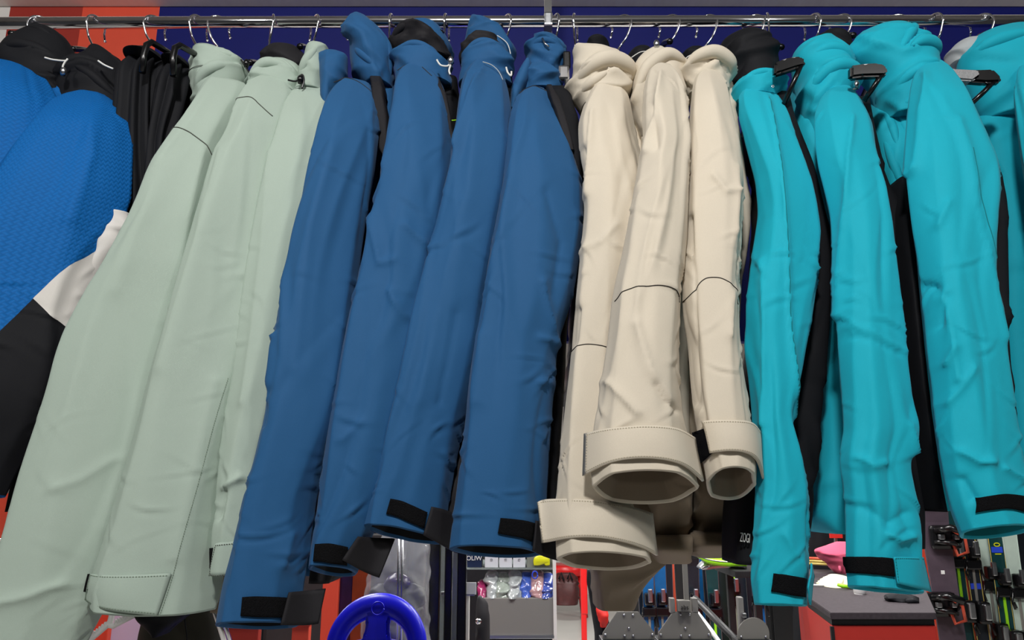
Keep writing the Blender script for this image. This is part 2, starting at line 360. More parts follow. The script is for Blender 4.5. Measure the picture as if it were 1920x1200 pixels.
def line_on(name, L, pts, m, parent, r=0.0007, off=0.0003, n=8, dash=None):
    q = smoothline([(x, y, 0) for x, y in pts], n); P = [L.surf(a[0], a[1], off) for a in q]
    if not dash: return tube(name, P, r, m, parent, 6)
    P = np.array(P); d = np.concatenate([[0], np.cumsum(np.linalg.norm(np.diff(P, axis=0), axis=1))]); vs = []; fs = []
    k = 0.0
    while k + dash * .6 < d[-1]:
        a = np.array([np.interp(k, d, P[:, i]) for i in range(3)]); b = np.array([np.interp(k + dash * .6, d, P[:, i]) for i in range(3)])
        t = (b - a) / (np.linalg.norm(b - a) + 1e-9); sd = np.cross(t, [0, 1, 0]); sd = sd / (np.linalg.norm(sd) + 1e-9) * r; nb = len(vs); up = np.array([0, -r, 0])
        vs += [a + sd, a + up, a - sd, b + sd, b + up, b - sd]; fs += [(nb, nb + 1, nb + 4, nb + 3), (nb + 1, nb + 2, nb + 5, nb + 4)]; k += dash
    return mk(name, vs, fs, m, parent)
def patch(name, L, top, bot, m, parent, off=0.002, thick=0.0016, nu=18, nv=10, puff=0.0, edge=None):
    """cloth patch between a top and a bottom pixel polyline, laid on the loft's front"""
    tp = np.array(smoothline([(a, b, 0) for a, b in top], 8)); bt = np.array(smoothline([(a, b, 0) for a, b in bot], 8))
    def on(P, t): x = t * (len(P) - 1); return np.array([np.interp(x, range(len(P)), P[:, i]) for i in range(2)])
    o1, o2 = [], []
    for j in range(nv + 1):
        for i in range(nu + 1):
            a, b = on(tp, i / nu), on(bt, i / nu); q = a + (b - a) * j / nv
            pf = puff * math.sin(math.pi * i / nu) * math.sin(math.pi * j / nv); eg = 0 if edge is None else edge(i / nu, j / nv)
            if callable(L): p1, p2 = L(q[0], q[1], off + thick + pf + eg), L(q[0], q[1], off + eg)
            else: p1, p2 = L.surf(q[0], q[1], off + thick + pf + eg), L.surf(q[0], q[1], off + eg)
            o1.append(p1); o2.append(p2)
    W = nu + 1; n = len(o1); fs = []
    def relax(o):      # stiff doubled cloth: it bridges the small wrinkles under it
        g = np.array(o).reshape(nv + 1, nu + 1, 3)
        for k in range(12):
            g[:, 1:-1] = (g[:, :-2] + 2 * g[:, 1:-1] + g[:, 2:]) / 4
            g[1:-1] = (g[:-2] + 2 * g[1:-1] + g[2:]) / 4
        return list(g.reshape(-1, 3))
    if puff: o1, o2 = relax(o1), relax(o2)
    for j in range(nv):
        for i in range(nu):
            a = j * W + i; fs.append((a, a + 1, a + W + 1, a + W)); fs.append((n + a, n + a + W, n + a + W + 1, n + a + 1))
    rim = [i for i in range(W)] + [j * W + nu for j in range(1, nv + 1)] + [nv * W + i for i in range(nu - 1, -1, -1)] + [j * W for j in range(nv - 1, 0, -1)]
    for a, b in zip(rim, rim[1:] + rim[:1]): fs.append((a, n + a, n + b, b))
    return mk(name, o1 + o2, fs, m, parent)
def flap_stitch(J, fl, nu, nv, m, sides='tlbr', r=.0006, dash=.0034):
    g = np.array([v.co for v in fl.data.vertices])[:(nu + 1) * (nv + 1)].reshape(nv + 1, nu + 1, 3)
    def pt(u, v):
        a, b = u * nu, v * nv; i, j = min(int(a), nu - 1), min(int(b), nv - 1); f, h = a - i, b - j
        return (g[j, i] * (1 - f) + g[j, i + 1] * f) * (1 - h) + (g[j + 1, i] * (1 - f) + g[j + 1, i + 1] * f) * h
    a, b = .025, .055; runs = {'t': [(a + (1 - 2 * a) * t, b) for t in np.linspace(0, 1, 40)], 'b': [(a + (1 - 2 * a) * t, 1 - b) for t in np.linspace(0, 1, 40)], 'l': [(a, b + (1 - 2 * b) * t) for t in np.linspace(0, 1, 16)], 'r': [(1 - a, b + (1 - 2 * b) * t) for t in np.linspace(0, 1, 16)]}
    vs = []; fs = []
    for sd in sides:
        P = np.array([pt(*q) for q in runs[sd]]) + np.array([0, -.0003, 0]); d = np.concatenate([[0], np.cumsum(np.linalg.norm(np.diff(P, axis=0), axis=1))]); k = 0.0
        while k + dash * .6 < d[-1]:
            p0 = np.array([np.interp(k, d, P[:, i]) for i in range(3)]); p1 = np.array([np.interp(k + dash * .6, d, P[:, i]) for i in range(3)]); t = (p1 - p0) / (np.linalg.norm(p1 - p0) + 1e-9)
            sv = np.cross(t, [0, 1, 0]); sv = sv / (np.linalg.norm(sv) + 1e-9) * r; up = np.array([0, -r, 0]); n = len(vs)
            vs += [p0 + sv, p0 + up, p0 - sv, p1 + sv, p1 + up, p1 - sv]; fs += [(n, n + 1, n + 4, n + 3), (n + 1, n + 2, n + 5, n + 4)]; k += dash
    return mk('flap_stitching', vs, fs, m, J)
def bisect(o, pa, pb, Y, m, name, parent, below=True):
    """cut a mesh along the plane through two pixels (at distance Y) and the depth axis; the far side becomes a part of its own"""
    a, b = at(*pa, Y), at(*pb, Y); t = Vector((b[0] - a[0], 0, b[2] - a[2])); nrm = Vector((t.z, 0, -t.x)).normalized()
    if (nrm.z < 0) != below: nrm = -nrm
    new = None
    for keep in (0, 1):
        bm = bmesh.new(); bm.from_mesh(o.data)
        if keep: src = bm
        bmesh.ops.bisect_plane(bm, geom=bm.verts[:] + bm.edges[:] + bm.faces[:], plane_co=a.tolist(), plane_no=nrm, clear_outer=not keep, clear_inner=bool(keep))
        if keep:
            me = bpy.data.meshes.new(name); bm.to_mesh(me); me.materials.clear(); me.materials.append(M[m]); me.polygons.foreach_set('use_smooth', [True] * len(me.polygons))
            new = bpy.data.objects.new(name, me); col.objects.link(new); put(new, parent)
        else: me0 = bpy.data.meshes.new(o.name); bm.to_mesh(me0); me0.materials.append(o.data.materials[0]); me0.polygons.foreach_set('use_smooth', [True] * len(me0.polygons))
        bm.free()
    o.data = me0
    return new

YR = 1.30
# sleeve profiles: from the shoulder forward and down to the cuff
def YP(d=0.0, cuff=0.0): return [(0, 1.165 + d), (.035, 1.135 + d), (.10, 1.10 + d), (.30, 1.065 + d), (.6, 1.04 + d), (1, 1.02 + d + cuff)]
def HP(k=1.0, cuff=.032): return [(0, .008), (.03, .018 * k), (.09, .033 * k), (.3, .041 * k), (.7, .041 * k), (1, cuff * .95)]

# ------------------------------------------------------------------ the setting
ZC = float(at(960, 12, 1.78)[2])
struct(box('floor', (-8, -3, -0.06), (8, 12, 0), 'floor_m', bev=0))
struct(box('ceiling', (-8, -3, 3.0), (8, 12, 3.08), 'ceiling_grey', bev=0))
struct(box('ceiling_standin_1', (-4, 1.74, ZC), (4, 1.81, 3.0), 'ceiling_m', bev=0))  # upright fascia standing in for the ceiling strip so the spots light it
struct(box('wall_back', (-8, 11.5, 0), (8, 11.7, ZC), 'wall_white', bev=0))
def wallp(name, x0, x1, m, Y=1.78, yb=640):
    a, b = at(x0, 12, Y), at(x1, 12, Y); z0 = at(960, yb, Y)[2]
    return struct(box(name, (a[0], Y, z0), (b[0], Y + 0.03, ZC), m, bev=0))
wallp('wall_blue', 300, 2600, 'wall_blue'); wallp('wall_orange', 156, 300, 'wall_orange'); wallp('wall_red', 20, 156, 'wall_red'); wallp('wall_left', -700, 20, 'wall_white')

# ------------------------------------------------------------------ rail
rail = thing('clothes_rail', 'long polished chrome clothes rail carrying all the jackets', 'clothes rail', V(960, 44, YR).to_tuple())
RA, RB = V(-260, 44, YR), V(2180, 39, YR)
tube('rail_tube', [RA, RA.lerp(RB, .33), RA.lerp(RB, .66), RB], 0.0118, 'chrome', rail, 24)
def railpt(px):
    t = (px + 260) / (2180 + 260); return RA.lerp(RB, t)
p = railpt(1027)
br = box('bracket', (p.x - .0072, YR - .004, p.z - .013), (p.x + .0072, YR + .02, 3.0), 'chrome', rail, .001)
box('bracket_clamp', (p.x - .0085, YR - .0145, p.z - .015), (p.x + .0085, YR + .014, p.z + .014), 'steel', rail, .004)

# ------------------------------------------------------------------ hangers
def hanger(px, rot, bot, label, arm=None, color='black_plastic', name='clothes_hanger'):
    p = railpt(px); R, rw = 0.0205, 0.0020; a = math.radians(rot); d = Vector((math.sin(a), math.cos(a), 0)); C = Vector((p.x, YR, p.z + .0118 + rw - R))
    root = thing(name, label, 'hanger', (p.x, YR, p.z), 'hangers on the chrome rail')
    b = V(bot[0], bot[1], YR - .005); pts = []
    pts.append(C + d * (R * 1.15) + Vector((0, 0, -R * .95)))
    for k in range(0, 19):
        th = math.radians(-15 + k * 12.2); pts.append(C + (d * math.cos(th) + Vector((0, 0, 1)) * math.sin(th)) * R)
    e = pts[-1]; mid = Vector((C.x, C.y, C.z - R * 1.9)); mid = mid.lerp(b, .25)
    tail = smoothline([e, e.lerp(mid, .6) - d * .004, mid, mid.lerp(b, .5), b], 5)[1:]
    tube('hook', pts + tail, rw, 'chrome', root, 10, ball=.0028)
    # shoulders of the hanger inside the garment
    if arm != 'none':
        dz = Vector((0, 0, 1)); ap = [b + Vector((0, .20, -.085)), b + Vector((0, .12, -.05)), b + Vector((0, .03, -.012)), b, b + Vector((0, -.03, -.012)), b + Vector((0, -.06, -.03))]
        tube('arm', smoothline(ap, 5), .006, color, root, 8)
    return root
HS = [(75, 50, (62, 72), 'chrome hook of the hanger in the leftmost black hooded blue jacket'),
 (180, 22, (172, 100), 'chrome hook of the hanger in the blue jacket with white sleeve patch'),
 (410, 60, (414, 108), 'chrome hook hanger over the stand collar of the leftmost sage jacket'),
 (510, -25, (490, 124), 'slanting chrome hook hanger of the middle sage jacket'),
 (590, -35, (580, 95), 'chrome hook hanger of the sage jacket next to the navy ones'),
 (665, -45, (668, 70), 'chrome hook half hidden by the tallest navy hood'),
 (735, 6, (726, 90), 'chrome hook hanger between the first and second navy hoods'),
 (837, 8, (832, 70), 'chrome hook hanger right of the second navy hood'),
 (948, -30, (938, 75), 'chrome hook hanger right of the third navy hood'),
 (1040, -20, (1033, 88), 'chrome hook hanger just right of the rail bracket'),
 (1165, -60, (1150, 108), 'wide chrome hook above the leftmost beige hood'),
 (1255, -60, (1243, 86), 'wide chrome hook above the middle beige hood'),
 (1325, -60, (1312, 100), 'wide chrome hook above the rightmost beige hood'),
 (1412, -60, (1408, 70), 'chrome hook above the black turquoise-jacket hood'),
 (1437, 10, (1443, 96), 'narrow chrome hook right of the black hood'),
 (1575, -50, (1572, 75), 'chrome hook above the turquoise hood with black rim'),
 (1680, -65, (1675, 58), 'chrome hook behind the large folded turquoise hood')]
for px, rt, bt, lb in HS: hanger(px, rt, bt, lb)

# the hangers whose shoulders show
def frame_hanger(px, rot, bot, pts, label, tip=None):
    h = hanger(px, rot, bot, label, 'none')
    P = [V(x, y, Y) for x, y, Y in pts]
    tube('frame', P, .0055, 'black_plastic', h, 8); return h
frame_hanger(290, 45, (281, 80), [(267, 136, 1.12), (270, 105, 1.12), (275, 84, 1.12), (284, 79, 1.125), (312, 96, 1.16), (345, 120, 1.22), (372, 140, 1.26)], 'black plastic trouser hanger left, beside the orange wall panel')
frame_hanger(372, 30, (368, 98), [(325, 142, 1.11), (325, 108, 1.11), (328, 90, 1.11), (337, 85, 1.115), (360, 98, 1.15), (385, 115, 1.21), (410, 135, 1.25)], 'black plastic trouser hanger next to the leftmost sage collar')
def flat_hanger(px, rot, bot, outline, Y, strut, label, glit=None):
    h = hanger(px, rot, bot, label, 'none')
    prism('arm', [at(x, y, Y) for x, y in outline], .016, 'black_plastic', h, 1, .004)
    tube('strut', [V(*a) for a in strut], .0042, 'black_plastic', h, 8)
    if glit: prism('glitter_cover', [at(x, y, Y - .003) for x, y in glit], .020, 'glitter', h, 1, .003)
    return h
flat_hanger(1523, -25, (1521, 76), [(1453, 116), (1472, 108), (1490, 104), (1505, 104), (1512, 112), (1511, 122), (1495, 126), (1468, 135), (1453, 139)], 1.09, [(1503, 120, 1.095), (1490, 150, 1.10), (1470, 195, 1.11)], 'black flat hanger arm jutting beside the first turquoise jacket')
flat_hanger(1750, -20, (1748, 95), [(1745, 118), (1790, 128), (1838, 129), (1865, 128), (1879, 142), (1880, 153), (1850, 154), (1800, 150), (1745, 150)], 1.125, [(1868, 148, 1.13), (1845, 172, 1.135), (1815, 200, 1.14)], 'black hanger with silver glitter shoulder behind the third turquoise jacket', [(1744, 94), (1757, 96), (1762, 120), (1778, 127), (1836, 130), (1840, 140), (1825, 151), (1790, 148), (1746, 140)])
hanger(1840, -45, (1836, 70), 'chrome hook above the turquoise jacket at the right edge')
h2 = bpy.data.objects
def add_arm(label, outline, Y, strut):
    for o in h2:
        if o.get('label') == label:
            prism('shoulder_end', [at(x, y, Y) for x, y in outline], .016, 'black_plastic', o, 1, .004)
            tube('strut', [V(*a) for a in strut], .0042, 'black_plastic', o, 8)
add_arm('chrome hook above the turquoise hood with black rim', [(1596, 121), (1625, 117), (1650, 116), (1664, 122), (1667, 136), (1660, 141), (1620, 142), (1596, 145)], 1.075, [(1656, 136, 1.08), (1640, 160, 1.085), (1620, 190, 1.10)])
ch = hanger(1078, 15, (1076, 96), 'chrome clip hanger between the last navy and first beige jacket', 'none')
pbox('clip', 1047, 1068, 121, 148, 1.16, .012, 'chrome', ch, .004)
tube('clip_bar', [V(1060, 140, 1.165), V(1064, 180, 1.165), V(1068, 212, 1.17)], .003, 'steel', ch, 8)
pbox('clip_pad', 1056, 1070, 95, 125, 1.175, .01, 'black_plastic', ch, .003)

# ------------------------------------------------------------------ jackets
def jacket(label, group, px, py): return thing('jacket', label, 'jacket', V(px, py, 1.2).to_tuple(), group)
def hood(J, name, rows, m, Y=1.22, h=.05, seed=3, amp=1.0, creases=(), open_top=False, skew=0, toptilt=0, e=2.2, style='hood', lin=None):
    L = Loft(rows, [(0, Y), (1, Y)] if not hasattr(Y, '__len__') else Y, [(0, h * .35 if not open_top else h * .8), (.18, h * .8), (.5, h), (1, h * .85)], skew, e, 44, 52, seed, style, amp, creases, 0, 0, None, open_top, toptilt)
    L.mesh(name, m, J)
    if open_top: L.lining('lining', lin or m, J, top=True, depth=.05, inset=.004)
    return L
def fold(J, L, pts, r, m, name='hood_fold'):
    q = smoothline([(a, b, 0) for a, b in pts], 8); n = len(q); P = np.array([L.surf(a[0], a[1], -r * .45) for a in q])
    for k in range(14): P[1:-1] = (P[:-2] + 2 * P[1:-1] + P[2:]) / 4
    tube(name, P, [r * (.06 + .94 * math.sin(math.pi * (i + .3) / n) ** .8) for i in range(n)], m, J, 18)
def bodyl(J, rows, m, Yf=1.13, hd=.10, seed=5, amp=1.0, name='body', skew=0, Yb=None):
    L = Loft(rows, [(0, 1.2), (1, 1.2)], [(0, .03), (.06, .09), (.16, hd * .8), (.4, hd), (1, hd * 1.08)], skew, 5.0, 70, 72, seed, 'body', amp, (), 0, 0, [(0, Yf + .06), (.1, Yf + .02), (.5, Yf), (1, Yf - .01 if Yb is None else Yb)])
    L.mesh(name, m, J); return L
def sleeve(J, rows, m, seed, Yd=0.0, k=1.0, cuff=.032, skew=.35, amp=1.0, creases=(), tilt=.004, slant=0.0, lin=None, cuffY=0.0, e=2.25):
    L = Loft(rows, YP(Yd, cuffY), HP(k, cuff), skew, e, 200, 88, seed, 'sleeve', amp, creases, tilt, slant, facet=.85)
    o = L.mesh('sleeve', m, J, cap_bottom=False); L.lining('cuff_lining', lin or m, J, edge=m if lin else None); L.obj = o
    return L
def cordlock(J, pts, Y=1.14, lock=None, m='cord'):
    tube('drawcord', smoothline([at(x, y, Y) for x, y in pts], 6), .0016, m, J, 8)
    if lock:
        x, y = lock; c = V(x, y, Y)
        tube('cord_lock', [c + Vector((0, 0, .008)), c + Vector((0, 0, .003)), c + Vector((0, 0, -.006))], [.003, .0055, .004], 'black_plastic' if m != 'cord' else 'steel', J, 10)

G1 = 'bright blue jackets at the left end'
# --- leftmost bright blue jacket
J = jacket('bright blue embossed jacket cut off by the left edge, black hood with silver cord', G1, 40, 130)
L = sleeve(J, [(116, 0, 45), (130, -30, 68), (160, -60, 86), (200, -80, 100), (260, -110, 92), (330, -150, 70), (400, -180, 45), (480, -220, 10), (600, -260, -40), (700, -300, -90)], 'blue_emboss', 11, .02)
bisect(L.obj, (0, 352), (-60, 420), 1.06, 'white_fab', 'sleeve_panel', J)
HL = hood(J, 'hood', [(52, 66, 84), (60, 52, 108), (75, 30, 124), (90, 12, 132), (110, 2, 138), (130, -2, 142), (160, 30, 142), (190, 75, 138), (215, 100, 128)], 'black', seed=21, amp=1.1, creases=[([(10, 122), (60, 108), (120, 128)], .006, 9)])
fold(J, HL, [(2, 120), (50, 106), (100, 114), (134, 132)], 0.011, 'black', 'hood_fold')
fold(J, HL, [(60, 62), (90, 66), (118, 84)], 0.008, 'black', 'hood_fold')
bodyl(J, [(120, 30, 110), (160, 10, 125), (250, -20, 120), (400, -60, 100), (600, -100, 70), (800, -140, 40)], 'blue', 1.15, .10, 5)
cordlock(J, [(84, 108), (100, 112), (122, 114), (127, 110)], 1.15); cordlock(J, [(124, 113), (118, 124), (119, 133)], 1.148, (119, 135))
# --- second bright blue jacket: blue, white, black sleeve
J = jacket('bright blue embossed jacket with white patch and black lower sleeve', G1, 180, 160)
L = sleeve(J, [(174, 152, 192), (186, 128, 210), (205, 108, 228), (240, 84, 237), (300, 40, 233), (350, 10, 228), (400, -25, 212), (450, -55, 190), (500, -85, 168), (550, -110, 151), (600, -135, 136), (650, -160, 128), (700, -185, 112), (760, -210, 84), (820, -240, 44), (880, -270, 4), (930, -290, -20)], 'blue_emboss', 12, 0.0, 1.1, creases=[([(185, 200), (190, 300), (150, 420)], .006, 14)])
wp = bisect(L.obj, (226, 372), (10, 658), 1.045, 'white_fab', 'sleeve_panel', J)
bp = bisect(wp, (60, 545), (131, 625), 1.045, 'black', 'sleeve_end', J)
HL = hood(J, 'hood', [(92, 172, 196), (102, 163, 212), (120, 150, 232), (140, 132, 242), (160, 118, 250), (190, 112, 250), (215, 116, 246), (238, 140, 240)], 'black', seed=22, amp=1.2, creases=[([(120, 170), (165, 130), (215, 160)], .007, 9), ([(190, 150), (235, 190)], -.006, 7)])
fold(J, HL, [(114, 190), (145, 148), (190, 132), (240, 156)], 0.011, 'black', 'hood_fold')
fold(J, HL, [(168, 152), (205, 168), (242, 204)], 0.01, 'black', 'hood_fold')
bodyl(J, [(212, 170, 215), (235, 150, 234), (300, 140, 232), (400, 140, 225)], 'blue', 1.12, .10, 9, 1.0, 'upper_body')
bodyl(J, [(362, 150, 232), (380, 145, 236), (430, 130, 243), (520, 110, 205), (640, 80, 135), (760, 60, 125), (860, 40, 110), (960, 20, 60)], 'white_fab', 1.12, .10, 9, 1.6)
Lb = Loft([(400, 165, 242), (440, 150, 243), (500, 148, 212), (560, 140, 182), (640, 124, 140)], [(0, 1.1), (1, 1.1)], [(0, .02), (.5, .03), (1, .02)], 0, 2.2, 60, 52, 31, 'hood', 1.2)
Lb.mesh('hem_fold', 'white_fab', J)
cordlock(J, [(184, 114), (196, 122), (212, 129)], 1.15)
bodyl(J, [(640, 40, 120), (760, 30, 118), (900, 10, 70), (960, 0, 40)], 'black', 1.10, .12, 19, .8, 'inner_panel')
# --- black trousers on frame hangers
G2 = 'black trousers on the rail'
for rows, lb, sd in (([(112, 268, 302), (125, 252, 318), (160, 243, 324), (220, 238, 326), (300, 228, 332), (400, 212, 345), (560, 195, 350), (760, 180, 350)], 'black ski trousers hanging beside the blue jacket, left pair', 4),
                    ([(124, 328, 352), (135, 322, 364), (170, 318, 371), (220, 312, 364), (300, 305, 350), (420, 300, 350), (600, 290, 345), (760, 280, 340)], 'black ski trousers tucked behind the first sage jacket, right pair', 8)):
    t = thing('ski_trousers', lb, 'trousers', V(rows[0][1], 120, 1.2).to_tuple(), G2)
    Loft(rows, [(0, 1.21), (1, 1.19)], [(0, .03), (.1, .07), (1, .09)], 0, 2.4, 60, 96, sd, 'pleat', 1.0).mesh('legs', 'black', t)
    Loft([(rows[0][0] - 6, rows[0][1] + 6, rows[0][2] - 6), (rows[0][0] + 6, rows[1][1] + 3, rows[1][2] - 3), (rows[0][0] + 16, rows[1][1], rows[1][2])], [(0, 1.205), (1, 1.205)], [(0, .03), (1, .07)], 0, 2.4, 14, 48, sd, 'hood', .4).mesh('waistband', 'black', t)

# --- sage jackets
G3 = 'sage green jackets'
J = jacket('leftmost sage green jacket, sleeve running out at the bottom left corner', G3, 410, 130)
L = sleeve(J, [(150, 395, 455), (165, 384, 462), (185, 374, 460), (210, 362, 452), (240, 346, 444), (270, 325, 432), (330, 290, 414), (400, 264, 398), (450, 240, 382), (500, 214, 372), (560, 180, 352), (650, 138, 332), (730, 115, 310), (800, 95, 290), (920, 58, 258), (1010, 32, 234), (1080, 12, 208), (1120, 0, 192), (1200, -25, 152), (1290, -50, 112)], 'sage', 13, -.02, 1.1, .04, amp=.6, creases=[([(330, 330), (300, 420), (250, 560)], .004, 16), ([(395, 300), (372, 400), (330, 600)], .005, 12), ([(40, 1120), (90, 1110), (150, 1090)], .006, 12), ([(130, 920), (190, 900), (240, 860)], .003, 10)])
line_on('seam', L, [(323, 272), (338, 265), (352, 262), (380, 272), (400, 287), (409, 300)], 'seam', J, .0009)
HL = hood(J, 'collar', [(103, 368, 425), (112, 363, 448), (128, 361, 462), (150, 363, 466), (175, 367, 460), (205, 372, 450)], 'sage', 1.20, .055, 23, .8, [([(372, 205), (405, 165), (460, 140)], .008, 9), ([(380, 195), (415, 150), (465, 128)], -.006, 7)], True, toptilt=-.006, lin='sage')
fold(J, HL, [(374, 205), (398, 172), (430, 150), (463, 134)], 0.011, 'sage', 'collar_fold')
fold(J, HL, [(420, 112), (440, 120), (458, 118), (463, 130)], 0.006, 'sage', 'collar_fold')
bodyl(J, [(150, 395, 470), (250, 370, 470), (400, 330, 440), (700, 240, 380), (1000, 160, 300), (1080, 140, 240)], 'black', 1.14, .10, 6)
line_on('collar_seam', Loft([(103, 368, 425), (112, 363, 448), (128, 361, 462), (150, 363, 466), (175, 367, 460), (205, 372, 450)], [(0, 1.2), (1, 1.2)], [(0, .044), (.5, .055), (1, .05)], 0, 2.2, 44, 52, 23, 'none'), [(363, 152), (385, 155), (408, 156)], 'seam', J, .0006, .003)

J = jacket('middle sage green jacket with a broad flap at its cuff', G3, 520, 140)
L = sleeve(J, [(146, 490, 530), (158, 474, 545), (175, 462, 550), (200, 450, 543), (250, 436, 530), (300, 415, 520), (400, 385, 505), (500, 355, 490), (620, 320, 474), (720, 290, 456), (800, 270, 442), (920, 237, 424), (1010, 212, 414), (1075, 192, 406), (1110, 185, 400), (1138, 186, 392)], 'sage', 14, -.01, 1.1, .04, amp=.6, slant=.004, tilt=-.004, creases=[([(430, 300), (400, 450), (330, 700)], .004, 16), ([(420, 720), (380, 900), (350, 1040)], .004, 12)])
line_on('seam', L, [(447, 204), (462, 199), (480, 200), (500, 212), (520, 228)], 'seam', J, .0009)
line_on('stitching', L, [(436, 712), (415, 790), (388, 900), (365, 990), (345, 1066), (322, 1140)], 'stitch_sage', J, .0005, .0006, dash=.003)
fl = patch('cuff_flap', L, [(194, 1074), (240, 1070), (290, 1068), (342, 1065)], [(181, 1125), (230, 1132), (280, 1135), (318, 1140)], 'sage', J, .0015, .0022, puff=.003); flap_stitch(J, fl, 18, 10, 'stitch_sage', 'tlb')
patch('velcro_strip', L, [(186, 1076), (195, 1076)], [(178, 1110), (186, 1112)], 'velcro', J, .001, .001, 4, 4)
hood(J, 'hood', [(91, 512, 530), (98, 502, 556), (112, 498, 574), (130, 494, 584), (155, 490, 580)], 'charcoal', 1.26, .05, 24, 1.0)
HL = hood(J, 'collar', [(117, 515, 545), (126, 494, 558), (140, 480, 568), (158, 470, 572), (180, 465, 566), (200, 468, 550)], 'sage', 1.19, .045, 25, 1.1, [([(480, 175), (510, 140), (560, 150)], .007, 8), ([(545, 130), (575, 165)], -.006, 6)])
fold(J, HL, [(470, 182), (485, 156), (510, 140), (545, 142), (566, 162)], 0.01, 'sage', 'collar_fold')
fold(J, HL, [(528, 126), (555, 146), (571, 168)], 0.007, 'sage', 'collar_fold')
cordlock(J, [(540, 150), (556, 152), (566, 140), (570, 150), (566, 166)], 1.13, (563, 150), 'black_plastic')
cordlock(J, [(452, 112), (460, 125), (470, 140), (474, 150)], 1.16, (462, 120), 'black_plastic')
bodyl(J, [(150, 480, 560), (300, 450, 540), (600, 380, 490), (900, 300, 440), (1060, 270, 420), (1100, 280, 410)], 'sage', 1.15, .10, 16)

J = jacket('rightmost sage green jacket, half hidden behind the first navy sleeve', G3, 590, 130)
L = sleeve(J, [(160, 565, 605), (175, 545, 615), (200, 528, 620), (240, 518, 622), (290, 506, 618), (340, 496, 612), (400, 484, 604), (500, 468, 585), (600, 456, 568), (700, 444, 548), (800, 426, 520), (870, 418, 505), (940, 412, 498), (1000, 404, 492), (1040, 402, 488), (1072, 402, 480)], 'sage', 15, .005, 1.0, .035, amp=.6, skew=.15, slant=-.002, creases=[([(435, 915), (455, 905), (470, 895)], .006, 7), ([(425, 970), (440, 920)], -.006, 7), ([(520, 300), (500, 500), (470, 760)], .004, 14)])
patch('velcro_strip', L, [(402, 1026), (424, 1026)], [(400, 1063), (416, 1063)], 'velcro', J, .0012, .001, 6, 4)
patch('cuff_flap', L, [(424, 1020), (436, 1017), (470, 1017)], [(412, 1077), (435, 1079), (470, 1080)], 'sage', J, .0035, .002, 10, 8)
line_on('flap_stitching', L, [(470, 1021), (434, 1022), (427, 1028), (416, 1074), (445, 1077)], 'seam', J, .0005, .0062, dash=.003)
HL = hood(J, 'collar', [(87, 586, 598), (95, 578, 612), (110, 575, 620), (135, 573, 622), (160, 566, 622), (185, 556, 618)], 'sage', 1.19, .05, 26, .8, [([(578, 160), (600, 125), (612, 100)], .006, 8)])
fold(J, HL, [(566, 172), (588, 142), (606, 115)], 0.009, 'sage', 'collar_fold')
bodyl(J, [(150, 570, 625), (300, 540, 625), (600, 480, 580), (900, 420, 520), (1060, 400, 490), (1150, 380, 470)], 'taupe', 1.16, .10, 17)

# --- navy jackets
G4 = 'navy blue jackets'
def velstrap(J, L, vt, vb, st, sb):
    patch('velcro_strip', L, vt, vb, 'velcro', J, .001, .0018, 12, 6); patch('cuff_strap', L, st, sb, 'charcoal', J, .003, .0022, 12, 8, .002)
J = jacket('first navy jacket from the left, longest sleeve beside the sage ones', G4, 680, 130)
L = sleeve(J, [(152, 645, 690), (165, 632, 700), (190, 618, 706), (230, 606, 708), (300, 590, 702), (400, 568, 684), (500, 546, 670), (560, 536, 664), (650, 522, 658), (720, 512, 652), (800, 496, 636), (860, 482, 614), (940, 461, 590), (1030, 442, 576), (1100, 425, 564), (1170, 414, 556)], 'navy', 41, -.03, 1.1, .036, slant=.002, tilt=.009, lin='black', creases=[([(640, 300), (600, 450), (570, 700)], .004, 18), ([(520, 740), (508, 800)], -.006, 8), ([(530, 640), (522, 700), (515, 760)], .006, 7), ([(545, 1060), (560, 1000)], .005, 10)])
line_on('seam', L, [(628, 160), (645, 153), (660, 154), (680, 160), (696, 172)], 'seam_dark', J, .0007)
velstrap(J, L, [(474, 1123), (500, 1122), (548, 1124)], [(470, 1160), (500, 1163), (540, 1163)], [(548, 1113), (570, 1108), (597, 1104)], [(533, 1176), (560, 1174), (582, 1170)])
HL = hood(J, 'hood', [(33, 662, 680), (39, 654, 694), (55, 652, 704), (75, 653, 714), (95, 654, 726), (115, 656, 734), (140, 664, 738), (170, 690, 738)], 'navy', 1.20, .05, 42, .9, [([(655, 65), (690, 95), (712, 160)], .008, 9), ([(700, 60), (735, 120)], .006, 8)])
fold(J, HL, [(690, 46), (712, 76), (732, 118), (737, 165)], 0.009, 'navy', 'hood_fold')
fold(J, HL, [(664, 108), (685, 128), (716, 152)], 0.008, 'navy', 'hood_fold')
hood(J, 'hood_side', [(100, 604, 640), (106, 599, 652), (130, 599, 650), (160, 602, 642), (190, 605, 630), (218, 609, 620)], 'navy', 1.16, .035, 43, .6, [([(620, 105), (622, 210)], .004, 6)])
bodyl(J, [(130, 690, 735), (180, 670, 740), (260, 650, 738), (300, 640, 736), (400, 630, 720), (600, 590, 690), (800, 560, 660), (1000, 540, 640), (1080, 530, 620)], 'navy', 1.14, .10, 44)
Lp = bodyl(J, [(140, 690, 715), (170, 696, 718), (230, 700, 727), (275, 708, 727), (292, 718, 724)], 'charcoal', 1.10, .02, 45, .5, 'shoulder_panel')
bodyl(J, [(400, 660, 700), (560, 640, 680), (700, 620, 670), (880, 592, 650), (1000, 580, 640), (1095, 570, 618)], 'charcoal', 1.09, .08, 46, .6, 'side_panel')

